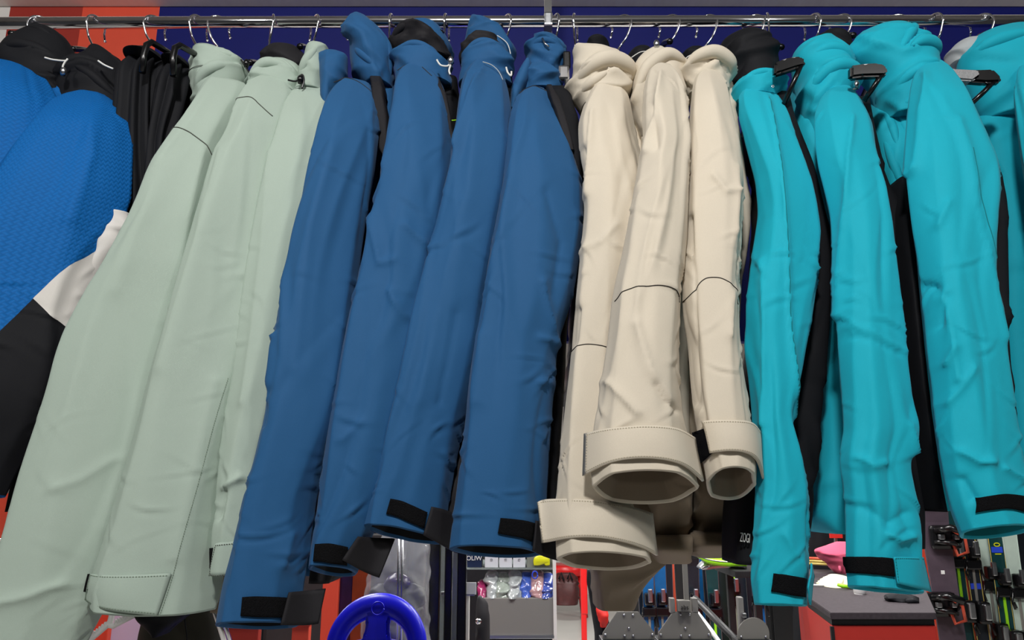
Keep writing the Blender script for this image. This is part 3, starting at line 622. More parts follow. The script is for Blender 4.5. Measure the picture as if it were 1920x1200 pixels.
J = jacket('second navy jacket, black folded hood lining and white drawcord', G4, 790, 120)
L = sleeve(J, [(122, 768, 800), (134, 754, 816), (155, 746, 828), (190, 742, 838), (240, 735, 846), (290, 728, 852), (340, 717, 853), (400, 703, 848), (500, 683, 838), (600, 660, 822), (700, 640, 800), (800, 622, 776), (900, 608, 745), (960, 600, 718), (1010, 591, 692), (1068, 582, 668)], 'navy', 47, -.015, 1.1, .036, slant=.003, tilt=.009, lin='black', creases=[([(755, 130), (745, 200), (725, 330)], .004, 8), ([(700, 420), (715, 510), (745, 505)], .005, 7), ([(770, 440), (805, 470)], .006, 6), ([(735, 560), (770, 605)], .006, 6), ([(650, 830), (680, 800)], .004, 8)])
line_on('seam', L, [(748, 138), (765, 124), (778, 120), (795, 130), (812, 146)], 'seam_dark', J, .0007)
velstrap(J, L, [(606, 1028), (630, 1027), (660, 1031)], [(601, 1062), (630, 1065), (656, 1065)], [(676, 1008), (705, 1005), (731, 1006)], [(648, 1056), (680, 1070), (702, 1077)])
hood(J, 'hood', [(45, 768, 786), (50, 764, 808), (62, 760, 828), (80, 757, 840), (100, 760, 846), (125, 775, 846)], 'navy', 1.27, .05, 48, .8)
HL = hood(J, 'hood_lining', [(63, 772, 800), (72, 750, 818), (84, 735, 826), (98, 733, 838), (116, 745, 842)], 'charcoal', 1.22, .05, 49, 1.3, [([(738, 95), (775, 72), (820, 95)], .008, 7)])
fold(J, HL, [(735, 102), (758, 80), (798, 74), (832, 98)], 0.009, 'charcoal', 'hood_fold')
HL = hood(J, 'collar', [(90, 768, 795), (98, 750, 814), (112, 744, 828), (135, 740, 842), (165, 742, 846)], 'navy', 1.18, .045, 50, .6, [([(745, 112), (780, 98), (830, 128)], .005, 7)])
fold(J, HL, [(743, 122), (772, 102), (808, 110), (838, 142)], 0.007, 'navy', 'collar_fold')
cordlock(J, [(819, 112), (826, 122), (838, 124), (845, 120), (842, 132), (844, 140)], 1.12, (845, 115))
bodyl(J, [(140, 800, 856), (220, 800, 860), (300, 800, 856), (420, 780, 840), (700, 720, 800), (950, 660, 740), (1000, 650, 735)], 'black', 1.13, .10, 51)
bodyl(J, [(143, 812, 824), (180, 822, 838), (230, 832, 848), (280, 842, 856), (330, 848, 856)], 'charcoal', 1.085, .02, 52, .4, 'shoulder_panel')
tube('zip_pull', [V(843, 226, 1.10), V(850, 226, 1.10), V(857, 225, 1.105)], .0012, 'lime', J, 8)

J = jacket('third navy jacket, sleeve ending above the clear plastic wrap', G4, 910, 120)
L = sleeve(J, [(112, 900, 920), (122, 886, 934), (145, 872, 947), (190, 863, 956), (240, 858, 962), (290, 851, 966), (340, 840, 964), (430, 820, 952), (500, 800, 942), (580, 778, 928), (660, 760, 916), (740, 742, 892), (800, 727, 870), (850, 716, 857), (900, 705, 847), (950, 692, 838), (1000, 683, 834)], 'navy', 53, -.005, 1.1, .036, slant=.010, tilt=.009, lin='black', creases=[([(914, 122), (882, 195), (858, 290)], .006, 8), ([(870, 400), (830, 560), (790, 760)], .003, 20), ([(860, 600), (830, 760)], -.004, 16)])
velstrap(J, L, [(734, 947), (765, 951), (806, 962)], [(726, 980), (760, 986), (800, 993)], [(812, 950), (835, 950), (856, 956)], [(798, 1005), (820, 1012), (850, 1022)])
hood(J, 'hood', [(37, 882, 896), (44, 880, 908), (56, 878, 926), (70, 876, 942), (88, 872, 954), (108, 868, 962), (135, 872, 958)], 'navy', 1.25, .05, 54, .9, [([(885, 80), (930, 70), (952, 110)], .006, 8)])
hood(J, 'hood_lining', [(76, 892, 915), (82, 876, 925), (92, 864, 934), (106, 858, 938), (120, 860, 940)], 'charcoal', 1.21, .045, 55, 1.1)
HL = hood(J, 'collar', [(86, 896, 918), (93, 878, 938), (108, 868, 952), (130, 864, 960), (160, 862, 958)], 'navy', 1.18, .042, 56, .7, [([(870, 115), (905, 95), (950, 120)], .006, 7)])
fold(J, HL, [(866, 122), (888, 102), (920, 96), (953, 118)], 0.007, 'navy', 'collar_fold')
tube('piping', smoothline([at(x, y, 1.12) for x, y in ((905, 116), (922, 122), (935, 134), (943, 150))], 6), .0008, 'grey_fab', J, 6)
cordlock(J, [(949, 126), (952, 136), (958, 142), (959, 134)], 1.13)
tube('hood_piping', smoothline([at(x, y, 1.2) for x, y in ((930, 65), (950, 80), (957, 100), (957, 112))], 6), .0008, 'cord', J, 6)
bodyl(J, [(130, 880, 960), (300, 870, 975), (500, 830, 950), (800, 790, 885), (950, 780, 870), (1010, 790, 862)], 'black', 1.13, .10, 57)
bodyl(J, [(790, 850, 872), (880, 838, 870), (950, 826, 866), (1005, 815, 858)], 'charcoal', 1.05, .05, 58, .5, 'side_panel')

J = jacket('fourth navy jacket, next to the beige jackets', G4, 1020, 150)
L = sleeve(J, [(166, 996, 1022), (176, 978, 1036), (195, 965, 1050), (235, 954, 1064), (290, 948, 1080), (340, 944, 1094), (400, 935, 1096), (480, 920, 1088), (560, 908, 1072), (610, 900, 1055), (640, 895, 1045), (700, 885, 1042), (760, 878, 1036), (840, 868, 1030), (920, 858, 1026), (1000, 848, 1022), (1032, 845, 1018)], 'navy', 59, -.01, 1.1, .036, slant=.004, tilt=.009, lin='black', creases=[([(1020, 540), (1032, 600), (1042, 640)], .007, 8), ([(1015, 640), (1040, 645)], .006, 6), ([(1010, 720), (1032, 718)], .006, 6), ([(1025, 380), (1055, 460), (1040, 560)], -.005, 14), ([(905, 640), (895, 760)], .004, 14)])
line_on('seam', L, [(972, 184), (985, 172), (1000, 167), (1020, 170), (1035, 178)], 'seam_dark', J, .0007)
velstrap(J, L, [(938, 978), (965, 979), (1008, 983)], [(933, 1010), (965, 1014), (1002, 1019)], [(1008, 978), (1022, 978), (1044, 984)], [(1002, 1035), (1018, 1040), (1042, 1046)])
HL = hood(J, 'hood', [(69, 1014, 1020), (76, 1004, 1036), (88, 994, 1046), (105, 986, 1054), (125, 982, 1058), (155, 985, 1052)], 'navy', 1.22, .048, 60, .9, [([(995, 100), (1030, 92), (1050, 120)], .006, 7)])
fold(J, HL, [(1036, 80), (1052, 112), (1052, 150)], 0.008, 'navy', 'hood_fold')
fold(J, HL, [(990, 112), (1015, 100), (1048, 112)], 0.007, 'navy', 'hood_fold')
hood(J, 'collar', [(128, 990, 1030), (138, 982, 1040), (155, 978, 1046), (180, 975, 1046)], 'navy', 1.19, .042, 61, .7)
hood(J, 'collar_edge', [(112, 986, 993), (122, 980, 996), (145, 968, 992), (175, 958, 980), (210, 955, 966)], 'navy', 1.165, .02, 62, .4)
tube('zip', [V(1017, 72, 1.17), V(1022, 82, 1.165), V(1029, 88, 1.165)], .002, 'steel', J, 8)
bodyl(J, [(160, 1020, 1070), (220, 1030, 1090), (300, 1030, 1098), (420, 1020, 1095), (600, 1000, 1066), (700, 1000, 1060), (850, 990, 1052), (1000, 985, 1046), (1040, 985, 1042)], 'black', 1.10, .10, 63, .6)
bodyl(J, [(158, 1024, 1036), (190, 1036, 1052), (230, 1048, 1066), (280, 1064, 1078)], 'charcoal', 1.085, .02, 64, .4, 'shoulder_panel')

# --- beige jackets
G5 = 'beige jackets'
def flap(J, L, top, bot, m='beige', sm='stitch', off=.0045, th=.003, edge=None):
    fl = patch('cuff_flap', L, top, bot, m, J, off, th, 28, 12, .002, edge); flap_stitch(J, fl, 28, 12, sm, 'tlb')
J = jacket('leftmost beige jacket with the lowest cuff flap', G5, 1130, 150)
L = sleeve(J, [(148, 1135, 1165), (160, 1118, 1174), (185, 1102, 1184), (215, 1090, 1190), (250, 1083, 1196), (300, 1086, 1208), (350, 1094, 1214), (400, 1094, 1212), (480, 1088, 1200), (580, 1078, 1186), (620, 1074, 1180), (680, 1069, 1174), (760, 1060, 1170), (850, 1050, 1172), (935, 1043, 1186), (1000, 1040, 1212), (1050, 1041, 1224)], 'beige', 71, -.005, 1.1, .045, slant=.004, tilt=.014, cuffY=.0, lin='taupe', creases=[([(1105, 230), (1100, 300), (1098, 380)], .006, 6), ([(1092, 300), (1094, 340)], -.006, 5), ([(1150, 250), (1180, 400), (1160, 640)], .004, 12), ([(1080, 590), (1074, 650)], -.006, 6), ([(1090, 480), (1120, 470), (1150, 440)], .004, 7)])  # taupe inside the cuff stands for shade on the beige interior
line_on('elbow_seam', L, [(1068, 664), (1078, 658), (1095, 656), (1128, 661), (1150, 664)], 'seam_dark', J, .0007)
flap(J, L, [(1018, 939), (1040, 937), (1100, 940), (1160, 950), (1216, 965)], [(1024, 1021), (1060, 1022), (1110, 1025), (1170, 1032), (1226, 1040)])
HL = hood(J, 'hood', [(91, 1076, 1092), (97, 1074, 1130), (108, 1074, 1158), (122, 1073, 1174), (140, 1070, 1186), (160, 1068, 1190), (178, 1070, 1184), (195, 1080, 1150), (210, 1090, 1115)], 'beige', 1.17, .05, 72, .8, [([(1070, 172), (1105, 150), (1150, 132), (1188, 150)], .011, 9), ([(1075, 150), (1120, 128), (1165, 122)], -.007, 7), ([(1120, 165), (1150, 148), (1186, 165)], -.010, 7), ([(1080, 195), (1110, 175), (1140, 160)], .006, 6)])
fold(J, HL, [(1069, 180), (1100, 160), (1140, 142), (1176, 146), (1188, 166)], 0.015, 'beige', 'hood_fold')
fold(J, HL, [(1078, 198), (1105, 182), (1132, 164)], 0.009, 'beige', 'hood_fold')
fold(J, HL, [(1140, 118), (1166, 128), (1186, 150)], 0.008, 'beige', 'hood_fold')
hood(J, 'hood_lining', [(78, 1112, 1120), (84, 1102, 1130), (94, 1096, 1140), (106, 1092, 1142)], 'black', 1.26, .04, 73, .6)
bodyl(J, [(160, 1110, 1190), (260, 1100, 1214), (400, 1090, 1225), (600, 1080, 1220), (800, 1070, 1225), (940, 1090, 1225)], 'beige', 1.14, .10, 74)
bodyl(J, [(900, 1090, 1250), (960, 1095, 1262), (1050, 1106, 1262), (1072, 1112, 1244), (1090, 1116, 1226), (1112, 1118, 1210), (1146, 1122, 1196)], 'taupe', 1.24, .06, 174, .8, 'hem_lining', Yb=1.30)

J = jacket('middle beige jacket with the widest cuff flap and stitched elbow seam', G5, 1240, 140)
L = sleeve(J, [(122, 1230, 1258), (132, 1218, 1268), (150, 1210, 1278), (180, 1204, 1284), (230, 1202, 1288), (270, 1206, 1290), (310, 1196, 1288), (350, 1189, 1287), (400, 1180, 1286), (480, 1165, 1283), (560, 1147, 1279), (640, 1138, 1277), (700, 1128, 1278), (760, 1118, 1283), (810, 1110, 1292), (870, 1106, 1306), (912, 1108, 1313)], 'beige', 75, -.065, 1.15, .045, slant=.001, tilt=.020, lin='taupe', skew=.15, creases=[([(1235, 150), (1222, 210), (1206, 300)], .007, 7), ([(1284, 160), (1286, 300), (1284, 500)], .004, 6), ([(1180, 620), (1205, 700), (1250, 760)], .005, 12), ([(1130, 720), (1180, 780)], .005, 8), ([(1220, 730), (1240, 760), (1270, 770)], -.006, 9), ([(1215, 220), (1220, 300)], -.005, 7)])  # cuff inside coloured taupe for the shadow within it
line_on('elbow_seam', L, [(1147, 571), (1160, 561), (1178, 554), (1205, 553), (1235, 551), (1256, 555), (1276, 569)], 'seam_dark', J, .0007)
flap(J, L, [(1103, 815), (1150, 809), (1200, 806), (1250, 809), (1298, 820)], [(1101, 893), (1150, 891), (1200, 891), (1260, 896), (1313, 904)])
HL = hood(J, 'hood', [(95, 1218, 1245), (103, 1204, 1258), (116, 1194, 1272), (132, 1187, 1280), (155, 1184, 1284), (190, 1184, 1278), (230, 1192, 1262), (268, 1206, 1240)], 'beige', 1.16, .045, 76, .9, [([(1190, 200), (1205, 150), (1245, 118), (1278, 128)], .010, 8), ([(1200, 230), (1212, 170), (1235, 140)], -.007, 6), ([(1245, 108), (1276, 118)], -.007, 5)])
fold(J, HL, [(1187, 206), (1200, 162), (1225, 128), (1258, 120), (1281, 132)], 0.012, 'beige', 'hood_fold')
fold(J, HL, [(1240, 104), (1264, 114), (1278, 126)], 0.007, 'beige', 'hood_fold')
fold(J, HL, [(1194, 240), (1206, 192), (1222, 156)], 0.009, 'beige', 'hood_fold')
hood(J, 'hood_lining', [(96, 1190, 1215), (104, 1180, 1222), (120, 1175, 1222), (135, 1178, 1220)], 'black', 1.24, .04, 77, .6)
tube('rim_piping', smoothline([at(x, y, 1.19) for x, y in ((1184, 108), (1200, 98), (1215, 96))], 5), .0009, 'cord', J, 6)
cordlock(J, [(1228, 80), (1230, 90), (1234, 97)], 1.14, (1231, 84), 'cord')
bodyl(J, [(150, 1215, 1290), (300, 1200, 1300), (600, 1190, 1300), (880, 1210, 1300)], 'beige', 1.13, .08, 78)
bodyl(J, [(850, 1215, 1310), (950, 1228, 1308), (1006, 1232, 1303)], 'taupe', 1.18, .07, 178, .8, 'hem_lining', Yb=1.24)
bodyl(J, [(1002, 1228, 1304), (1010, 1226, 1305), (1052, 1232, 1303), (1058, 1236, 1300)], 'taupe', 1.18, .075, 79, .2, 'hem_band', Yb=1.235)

J = jacket('rightmost beige jacket, narrow cuff showing its dark opening', G5, 1330, 130)
L = sleeve(J, [(133, 1318, 1346), (143, 1306, 1358), (165, 1297, 1366), (200, 1292, 1372), (250, 1288, 1384), (300, 1285, 1394), (350, 1284, 1398), (400, 1282, 1396), (470, 1279, 1392), (540, 1276, 1390), (600, 1280, 1389), (660, 1289, 1393), (720, 1292, 1401), (780, 1299, 1410), (830, 1308, 1417), (880, 1318, 1421), (905, 1322, 1420)], 'beige', 80, -.035, 1.1, .042, slant=.002, tilt=.020, lin='taupe', skew=.2, creases=[([(1283, 420), (1292, 640), (1296, 760)], -.006, 6), ([(1372, 330), (1365, 460)], .004, 10), ([(1360, 560), (1352, 640)], .005, 8), ([(1320, 350), (1345, 380), (1370, 375)], .005, 6)])  # beige cuff interior darkened to taupe in place of shade
line_on('elbow_seam', L, [(1277, 569), (1290, 553), (1300, 541), (1312, 536), (1336, 538), (1358, 548), (1374, 556), (1388, 571)], 'seam_dark', J, .0007)
flap(J, L, [(1309, 793), (1340, 795), (1375, 796), (1402, 800), (1418, 810)], [(1325, 868), (1345, 873), (1375, 876), (1405, 882), (1424, 894)])
patch('velcro_strip', L, [(1299, 812), (1311, 808)], [(1313, 872), (1326, 868)], 'velcro', J, .002, .001, 6, 8)
HL = hood(J, 'hood', [(101, 1308, 1328), (109, 1296, 1344), (120, 1287, 1356), (136, 1277, 1366), (152, 1276, 1368), (180, 1290, 1366)], 'beige', 1.165, .045, 81, .8, [([(1280, 150), (1310, 128), (1345, 122), (1366, 145)], .009, 8), ([(1300, 150), (1330, 132), (1360, 150)], -.008, 6)])
fold(J, HL, [(1278, 156), (1300, 137), (1330, 127), (1356, 136), (1366, 154)], 0.012, 'beige', 'hood_fold')
hood(J, 'hood_lining', [(98, 1292, 1310), (106, 1280, 1318), (118, 1276, 1318), (135, 1276, 1316)], 'black', 1.23, .04, 82, .6)
tube('rim_piping', smoothline([at(x, y, 1.19) for x, y in ((1278, 118), (1290, 106), (1308, 98))], 5), .0009, 'cord', J, 6)
cordlock(J, [(1336, 106), (1345, 112), (1358, 116)], 1.14, (1350, 101), 'cord')
bodyl(J, [(150, 1320, 1385), (240, 1310, 1398), (320, 1310, 1410), (390, 1300, 1422), (470, 1300, 1412), (530, 1300, 1400), (700, 1300, 1390), (860, 1306, 1380)], 'beige', 1.12, .08, 83)
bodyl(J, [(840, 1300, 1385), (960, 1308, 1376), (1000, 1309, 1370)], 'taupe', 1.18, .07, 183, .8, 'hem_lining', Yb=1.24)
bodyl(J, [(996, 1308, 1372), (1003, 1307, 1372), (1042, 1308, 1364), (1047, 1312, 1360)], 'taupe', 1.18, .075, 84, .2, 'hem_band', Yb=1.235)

# --- turquoise jackets
G6 = 'turquoise jackets'
J = jacket('first turquoise jacket with a black crumpled hood and black side panel', G6, 1420, 150)
L = sleeve(J, [(160, 1405, 1438), (170, 1394, 1454), (190, 1382, 1470), (220, 1382, 1482), (260, 1391, 1494), (300, 1401, 1505), (350, 1413, 1522), (400, 1417, 1534), (450, 1411, 1541), (520, 1402, 1538), (580, 1395, 1530), (650, 1394, 1516), (720, 1402, 1500), (785, 1409, 1484), (820, 1410, 1492), (870, 1411, 1507), (920, 1412, 1519), (970, 1410, 1523), (1030, 1407, 1522), (1080, 1405, 1521), (1132, 1410, 1518)], 'turq', 91, -.01, 1.1, .034, slant=.002, tilt=.004, lin='turq_dark', skew=.2, creases=[([(1436, 190), (1448, 330), (1455, 440), (1464, 600), (1474, 710), (1483, 785)], .006, 6), ([(1412, 500), (1414, 640), (1416, 800)], .005, 6), ([(1450, 1000), (1480, 1040), (1500, 1070)], .004, 10), ([(1505, 960), (1515, 1020)], -.005, 8)])
line_on('seam', L, [(1437, 195), (1449, 330), (1456, 440), (1465, 600), (1475, 710), (1483, 783)], 'turq_dark', J, .0006)
patch('velcro_strip', L, [(1430, 1075), (1465, 1078), (1503, 1083)], [(1427, 1110), (1460, 1115), (1500, 1119)], 'velcro', J, .001, .002, 12, 6)
patch('cuff_flap', L, [(1513, 1054), (1518, 1060), (1523, 1078)], [(1500, 1098), (1510, 1120), (1516, 1132)], 'turq', J, .004, .002, 6, 10)
hood(J, 'hood_lining', [(64, 1388, 1406), (72, 1368, 1424), (86, 1352, 1438), (104, 1350, 1450), (125, 1354, 1457), (150, 1360, 1457), (185, 1364, 1450)], 'black', 1.20, .06, 92, 1.0, [([(1360, 110), (1405, 90), (1445, 120)], .006, 9)])
HL = hood(J, 'hood', [(148, 1404, 1436), (154, 1388, 1456), (164, 1376, 1468), (178, 1372, 1470), (196, 1374, 1455)], 'turq', 1.165, .05, 93, .6, [([(1376, 178), (1410, 158), (1460, 165)], .005, 6)])
fold(J, HL, [(1374, 186), (1395, 164), (1430, 156), (1468, 170)], 0.007, 'turq', 'hood_fold')
tube('eyelet', [at(1449 + 2.2 * math.cos(a), 162 + 2.2 * math.sin(a), 1.112) for a in np.linspace(0, 2 * math.pi, 14)], .0009, 'steel', J, 6)
bodyl(J, [(170, 1430, 1484), (230, 1430, 1508), (280, 1430, 1524), (350, 1430, 1544), (420, 1430, 1562), (480, 1430, 1570), (560, 1430, 1568), (680, 1420, 1560), (800, 1400, 1548), (900, 1390, 1540), (1000, 1384, 1528), (1060, 1385, 1505)], 'black', 1.075, .05, 94, .7)
bodyl(J, [(900, 1372, 1400), (960, 1368, 1410), (1020, 1370, 1405), (1040, 1380, 1400)], 'turq', 1.2, .1, 95, .5, 'hem_panel')
text('lettering', 'ZOGI', 1397, 1009, 1.058, 17, 'cord', J, rot=(0, math.radians(8), 0), sx=.32)
text('lettering', 'PRO', 1534, 855, 1.068, 11, 'print_grey', J, rot=(0, math.radians(-75), 0)) if False else None

J = jacket('second turquoise jacket with a wide turquoise cuff flap', G6, 1550, 150)
L = sleeve(J, [(164, 1564, 1598), (174, 1548, 1610), (195, 1533, 1624), (230, 1524, 1640), (270, 1525, 1646), (310, 1530, 1652), (360, 1543, 1661), (420, 1556, 1671), (500, 1563, 1679), (620, 1566, 1691), (700, 1570, 1698), (760, 1574, 1708), (805, 1575, 1716), (840, 1571, 1710), (872, 1571, 1701), (910, 1576, 1707), (950, 1579, 1717), (1000, 1580, 1722), (1050, 1580, 1723), (1104, 1584, 1730)], 'turq', 96, -.03, 1.15, .04, slant=.005, tilt=.005, lin='turq_dark', skew=.15, creases=[([(1577, 240), (1566, 310), (1564, 420), (1566, 600)], .007, 6), ([(1572, 620), (1620, 640), (1680, 665)], .003, 5), ([(1574, 640), (1620, 655), (1670, 672)], -.003, 4), ([(1585, 860), (1610, 875), (1640, 870)], .006, 8), ([(1640, 1000), (1665, 1012), (1695, 1005)], .008, 9), ([(1590, 950), (1640, 980), (1690, 960)], -.004, 14), ([(1690, 800), (1700, 850)], .006, 8)])
patch('velcro_strip', L, [(1579, 1049), (1612, 1047), (1646, 1047)], [(1582, 1081), (1612, 1082), (1652, 1083)], 'velcro', J, .001, .002, 12, 6)
fl = patch('cuff_flap', L, [(1646, 1044), (1685, 1042), (1727, 1040)], [(1656, 1095), (1695, 1099), (1741, 1103)], 'turq', J, .003, .0024, 14, 8, .002); flap_stitch(J, fl, 14, 8, 'turq_dark', 'tl')
hood(J, 'hood_lining', [(68, 1545, 1572), (76, 1525, 1582), (90, 1515, 1588), (110, 1515, 1594), (130, 1520, 1592)], 'black', 1.25, .05, 97, .6)
HL = hood(J, 'hood', [(74, 1530, 1560), (82, 1506, 1572), (96, 1490, 1582), (115, 1482, 1590), (140, 1488, 1592), (165, 1494, 1600), (190, 1496, 1588), (225, 1502, 1565), (262, 1512, 1550)], 'turq', 1.18, .055, 98, .9, [([(1500, 190), (1525, 150), (1560, 140), (1595, 160)], .009, 9), ([(1520, 160), (1515, 180)], -.008, 6), ([(1510, 110), (1550, 98), (1585, 125)], .005, 8)])
fold(J, HL, [(1498, 212), (1515, 172), (1545, 154), (1580, 152), (1599, 166)], 0.013, 'turq', 'hood_fold')
fold(J, HL, [(1494, 135), (1528, 114), (1562, 116), (1590, 142)], 0.011, 'turq', 'hood_fold')
cordlock(J, [(1603, 146), (1608, 154), (1606, 164), (1600, 168)], 1.12, (1606, 160))
bodyl(J, [(150, 1498, 1600), (220, 1500, 1630), (330, 1530, 1640), (450, 1566, 1650), (560, 1562, 1660), (700, 1556, 1670), (850, 1543, 1680), (965, 1530, 1680), (1002, 1560, 1680)], 'turq', 1.13, .10, 99)
bodyl(J, [(180, 1600, 1635), (250, 1605, 1652), (330, 1605, 1672), (400, 1610, 1706), (480, 1620, 1714), (600, 1630, 1722), (760, 1640, 1732), (880, 1640, 1738), (980, 1640, 1744), (1030, 1650, 1744)], 'black', 1.10, .055, 100, .7, 'side_panel')
text('lettering', 'E', 1535, 857, 1.05, 11, 'print_grey', J, rot=(0, math.radians(-70), 0)) if False else None

J = jacket('third turquoise jacket, big folded hood and sleeve with black cuff tab', G6, 1700, 110)
L = sleeve(J, [(116, 1738, 1768), (126, 1724, 1784), (150, 1712, 1802), (190, 1704, 1822), (230, 1700, 1842), (270, 1697, 1862), (310, 1695, 1878), (350, 1697, 1881), (420, 1705, 1871), (480, 1716, 1860), (530, 1723, 1852), (590, 1729, 1862), (660, 1736, 1878), (720, 1744, 1886), (800, 1752, 1899), (870, 1763, 1911), (940, 1777, 1924), (995, 1798, 1936)], 'turq', 101, -.04, 1.15, .042, slant=-.001, tilt=.010, lin='turq_dark', skew=.1, creases=[([(1722, 150), (1708, 220), (1698, 330)], .007, 7), ([(1770, 250), (1790, 330), (1830, 520), (1860, 640)], .005, 10), ([(1740, 560), (1755, 640), (1765, 720)], .007, 7), ([(1725, 540), (1745, 570), (1740, 620)], -.007, 7), ([(1760, 660), (1750, 690)], .006, 5), ([(1775, 850), (1800, 870), (1830, 868)], .007, 8), ([(1860, 880), (1895, 900)], .006, 8), ([(1730, 440), (1745, 400)], .005, 6), ([(1778, 900), (1795, 940)], -.007, 7), ([(1755, 760), (1790, 700)], .005, 6)])
line_on('seam', L, [(1796, 300), (1806, 360), (1826, 440), (1846, 530), (1866, 620)], 'turq_dark', J, .0006)
patch('velcro_strip', L, [(1799, 941), (1835, 936), (1875, 936), (1910, 939)], [(1801, 968), (1840, 966), (1880, 968), (1922, 976)], 'velcro', J, .001, .002, 14, 6)
patch('cuff_flap', L, [(1910, 922), (1922, 930), (1936, 940)], [(1914, 946), (1925, 965), (1940, 985)], 'turq', J, .004, .002, 6, 6)
HL = hood(J, 'hood', [(52, 1642, 1706), (58, 1624, 1718), (72, 1604, 1730), (90, 1592, 1744), (108, 1592, 1752), (125, 1610, 1752), (150, 1635, 1745), (185, 1648, 1735), (230, 1655, 1720)], 'turq', 1.17, .06, 102, .9, [([(1668, 115), (1690, 92), (1720, 60)], -.010, 6), ([(1672, 130), (1705, 100), (1740, 112)], .009, 7), ([(1700, 90), (1712, 92), (1714, 104)], -.008, 4), ([(1610, 100), (1630, 85), (1660, 80)], .005, 7), ([(1650, 180), (1690, 150), (1720, 150)], .007, 8)])
fold(J, HL, [(1672, 130), (1700, 110), (1735, 106), (1752, 120)], 0.012, 'turq', 'hood_fold')
fold(J, HL, [(1655, 130), (1676, 100), (1700, 72), (1716, 58)], 0.009, 'turq', 'hood_fold')
fold(J, HL, [(1652, 195), (1680, 168), (1712, 158)], 0.011, 'turq', 'hood_fold')
fold(J, HL, [(1658, 225), (1690, 210), (1712, 196)], 0.009, 'turq', 'hood_fold')
HB = bodyl(J, [(140, 1660, 1760), (200, 1650, 1760), (290, 1660, 1780), (360, 1680, 1800), (420, 1700, 1820), (540, 1730, 1840), (640, 1722, 1840), (780, 1722, 1850), (880, 1735, 1860), (940, 1745, 1860), (958, 1760, 1850)], 'turq', 1.13, .10, 103, 1.2)
for q_, r_ in (([(1652, 190), (1672, 225), (1684, 275)], .008), ([(1664, 180), (1688, 215), (1698, 262)], .009), ([(1660, 250), (1676, 300), (1694, 350)], .008), ([(1690, 180), (1700, 210), (1698, 240)], .007)): fold(J, HB, q_, r_, 'turq', 'shoulder_fold')
bodyl(J, [(230, 1810, 1835), (290, 1820, 1872), (340, 1820, 1890), (400, 1820, 1897), (500, 1820, 1899), (620, 1830, 1903), (720, 1840, 1912), (820, 1840, 1924), (900, 1850, 1936)], 'black', 1.08, .05, 104, .7, 'side_panel')
bodyl(J, [(330, 1690, 1712), (450, 1700, 1722), (560, 1712, 1730), (700, 1726, 1744), (900, 1755, 1770), (960, 1770, 1780)], 'black', 1.06, .06, 105, .5, 'under_panel')

J = jacket('fourth turquoise jacket cut off by the right edge, grey hood rim', G6, 1900, 130)
hood(J, 'hood_rim', [(78, 1800, 1830), (88, 1786, 1840), (104, 1776, 1840), (122, 1780, 1840)], 'grey_fab', 1.27, .04, 106, .5)
HL = hood(J, 'hood', [(53, 1872, 1960), (60, 1848, 1980), (76, 1822, 1990), (95, 1806, 1990), (118, 1800, 1990), (150, 1810, 1990), (190, 1830, 1990), (225, 1850, 1990)], 'turq', 1.25, .06, 107, .8, [([(1810, 112), (1850, 95), (1920, 90)], .008, 8), ([(1815, 130), (1860, 150), (1880, 190)], -.006, 9)])
fold(J, HL, [(1804, 118), (1840, 102), (1905, 94)], 0.013, 'turq', 'hood_fold')
L = sleeve(J, [(120, 1910, 1960), (150, 1895, 1990), (190, 1886, 2010), (260, 1890, 2040), (400, 1910, 2080), (600, 1930, 2110), (800, 1960, 2140), (1000, 1990, 2160)], 'turq', 108, .05, lin='turq_dark')
bodyl(J, [(160, 1846, 1960), (230, 1850, 1990), (320, 1872, 2000), (450, 1884, 2010), (600, 1889, 2020), (720, 1902, 2030), (850, 1916, 2040), (1000, 1940, 2050)], 'turq', 1.2, .10, 109)
#BACKGROUND
# ------------------------------------------------------------------ the shop floor beyond
def P2(px, py, Y): return tuple(at(px, py, Y).tolist())
def base(px, Y, z=0.0): return (float(at(px, 900, Y)[0]), Y, z)
# lower red wall panel and rail at the left
a = at(-500, 925, 2.05); b = at(62, 925, 2.05)
struct(box('wall_lower', (a[0], 2.05, 0), (b[0], 2.08, a[2]), 'wall_orange', bev=0))
lr = thing('lower_clothes_rail', 'short chrome rail in front of the orange panel at lower left', 'clothes rail', P2(0, 1022, 1.95))
tube('rail_tube', [V(-400, 1020, 1.95), V(-100, 1021, 1.95), V(52, 1022, 1.95)], .016, 'chrome', lr, 20)
tube('end_cap', [V(50, 1022, 1.95), V(54, 1022, 1.95), V(58, 1022, 1.95)], [.018, .018, .012], 'black_plastic', lr, 16)
tube('wall_arm', [V(-60, 1021, 1.95), V(-60, 1021, 2.0), V(-60, 1021, 2.05)], .010, 'chrome', lr, 12)
# lower tier: white toothed hanger, dark garments, chrome fork
wh = thing('clothes_hanger', 'white plastic hanger with toothed arms under the leftmost sage sleeve', 'hanger', P2(205, 1172, 1.5), 'hangers on the lower tier')
tube('arm', [V(150, 1214, 1.5), V(180, 1190, 1.5), V(200, 1173, 1.5), V(207, 1165, 1.5), V(212, 1146, 1.5)], .0055, 'white_plastic', wh, 10)
tube('arm', [V(204, 1172, 1.5), V(212, 1174, 1.5), V(235, 1162, 1.5), V(262, 1148, 1.5)], .0052, 'white_plastic', wh, 10)
for k in range(9):
    t = k / 8; q = V(216 + 38 * t, 1170 - 19 * t, 1.497); tube('tooth', [q + Vector((0, 0, -.001)), q + Vector((0, 0, .006)), q + Vector((0, 0, .0085))], [.0024, .0022, .0012], 'white_plastic', wh, 6)
for k in range(6):
    t = k / 5; q = V(170 + 26 * t, 1196 - 21 * t, 1.497); tube('tooth', [q + Vector((0, 0, -.001)), q + Vector((0, 0, .006)), q + Vector((0, 0, .0085))], [.0024, .0022, .0012], 'white_plastic', wh, 6)
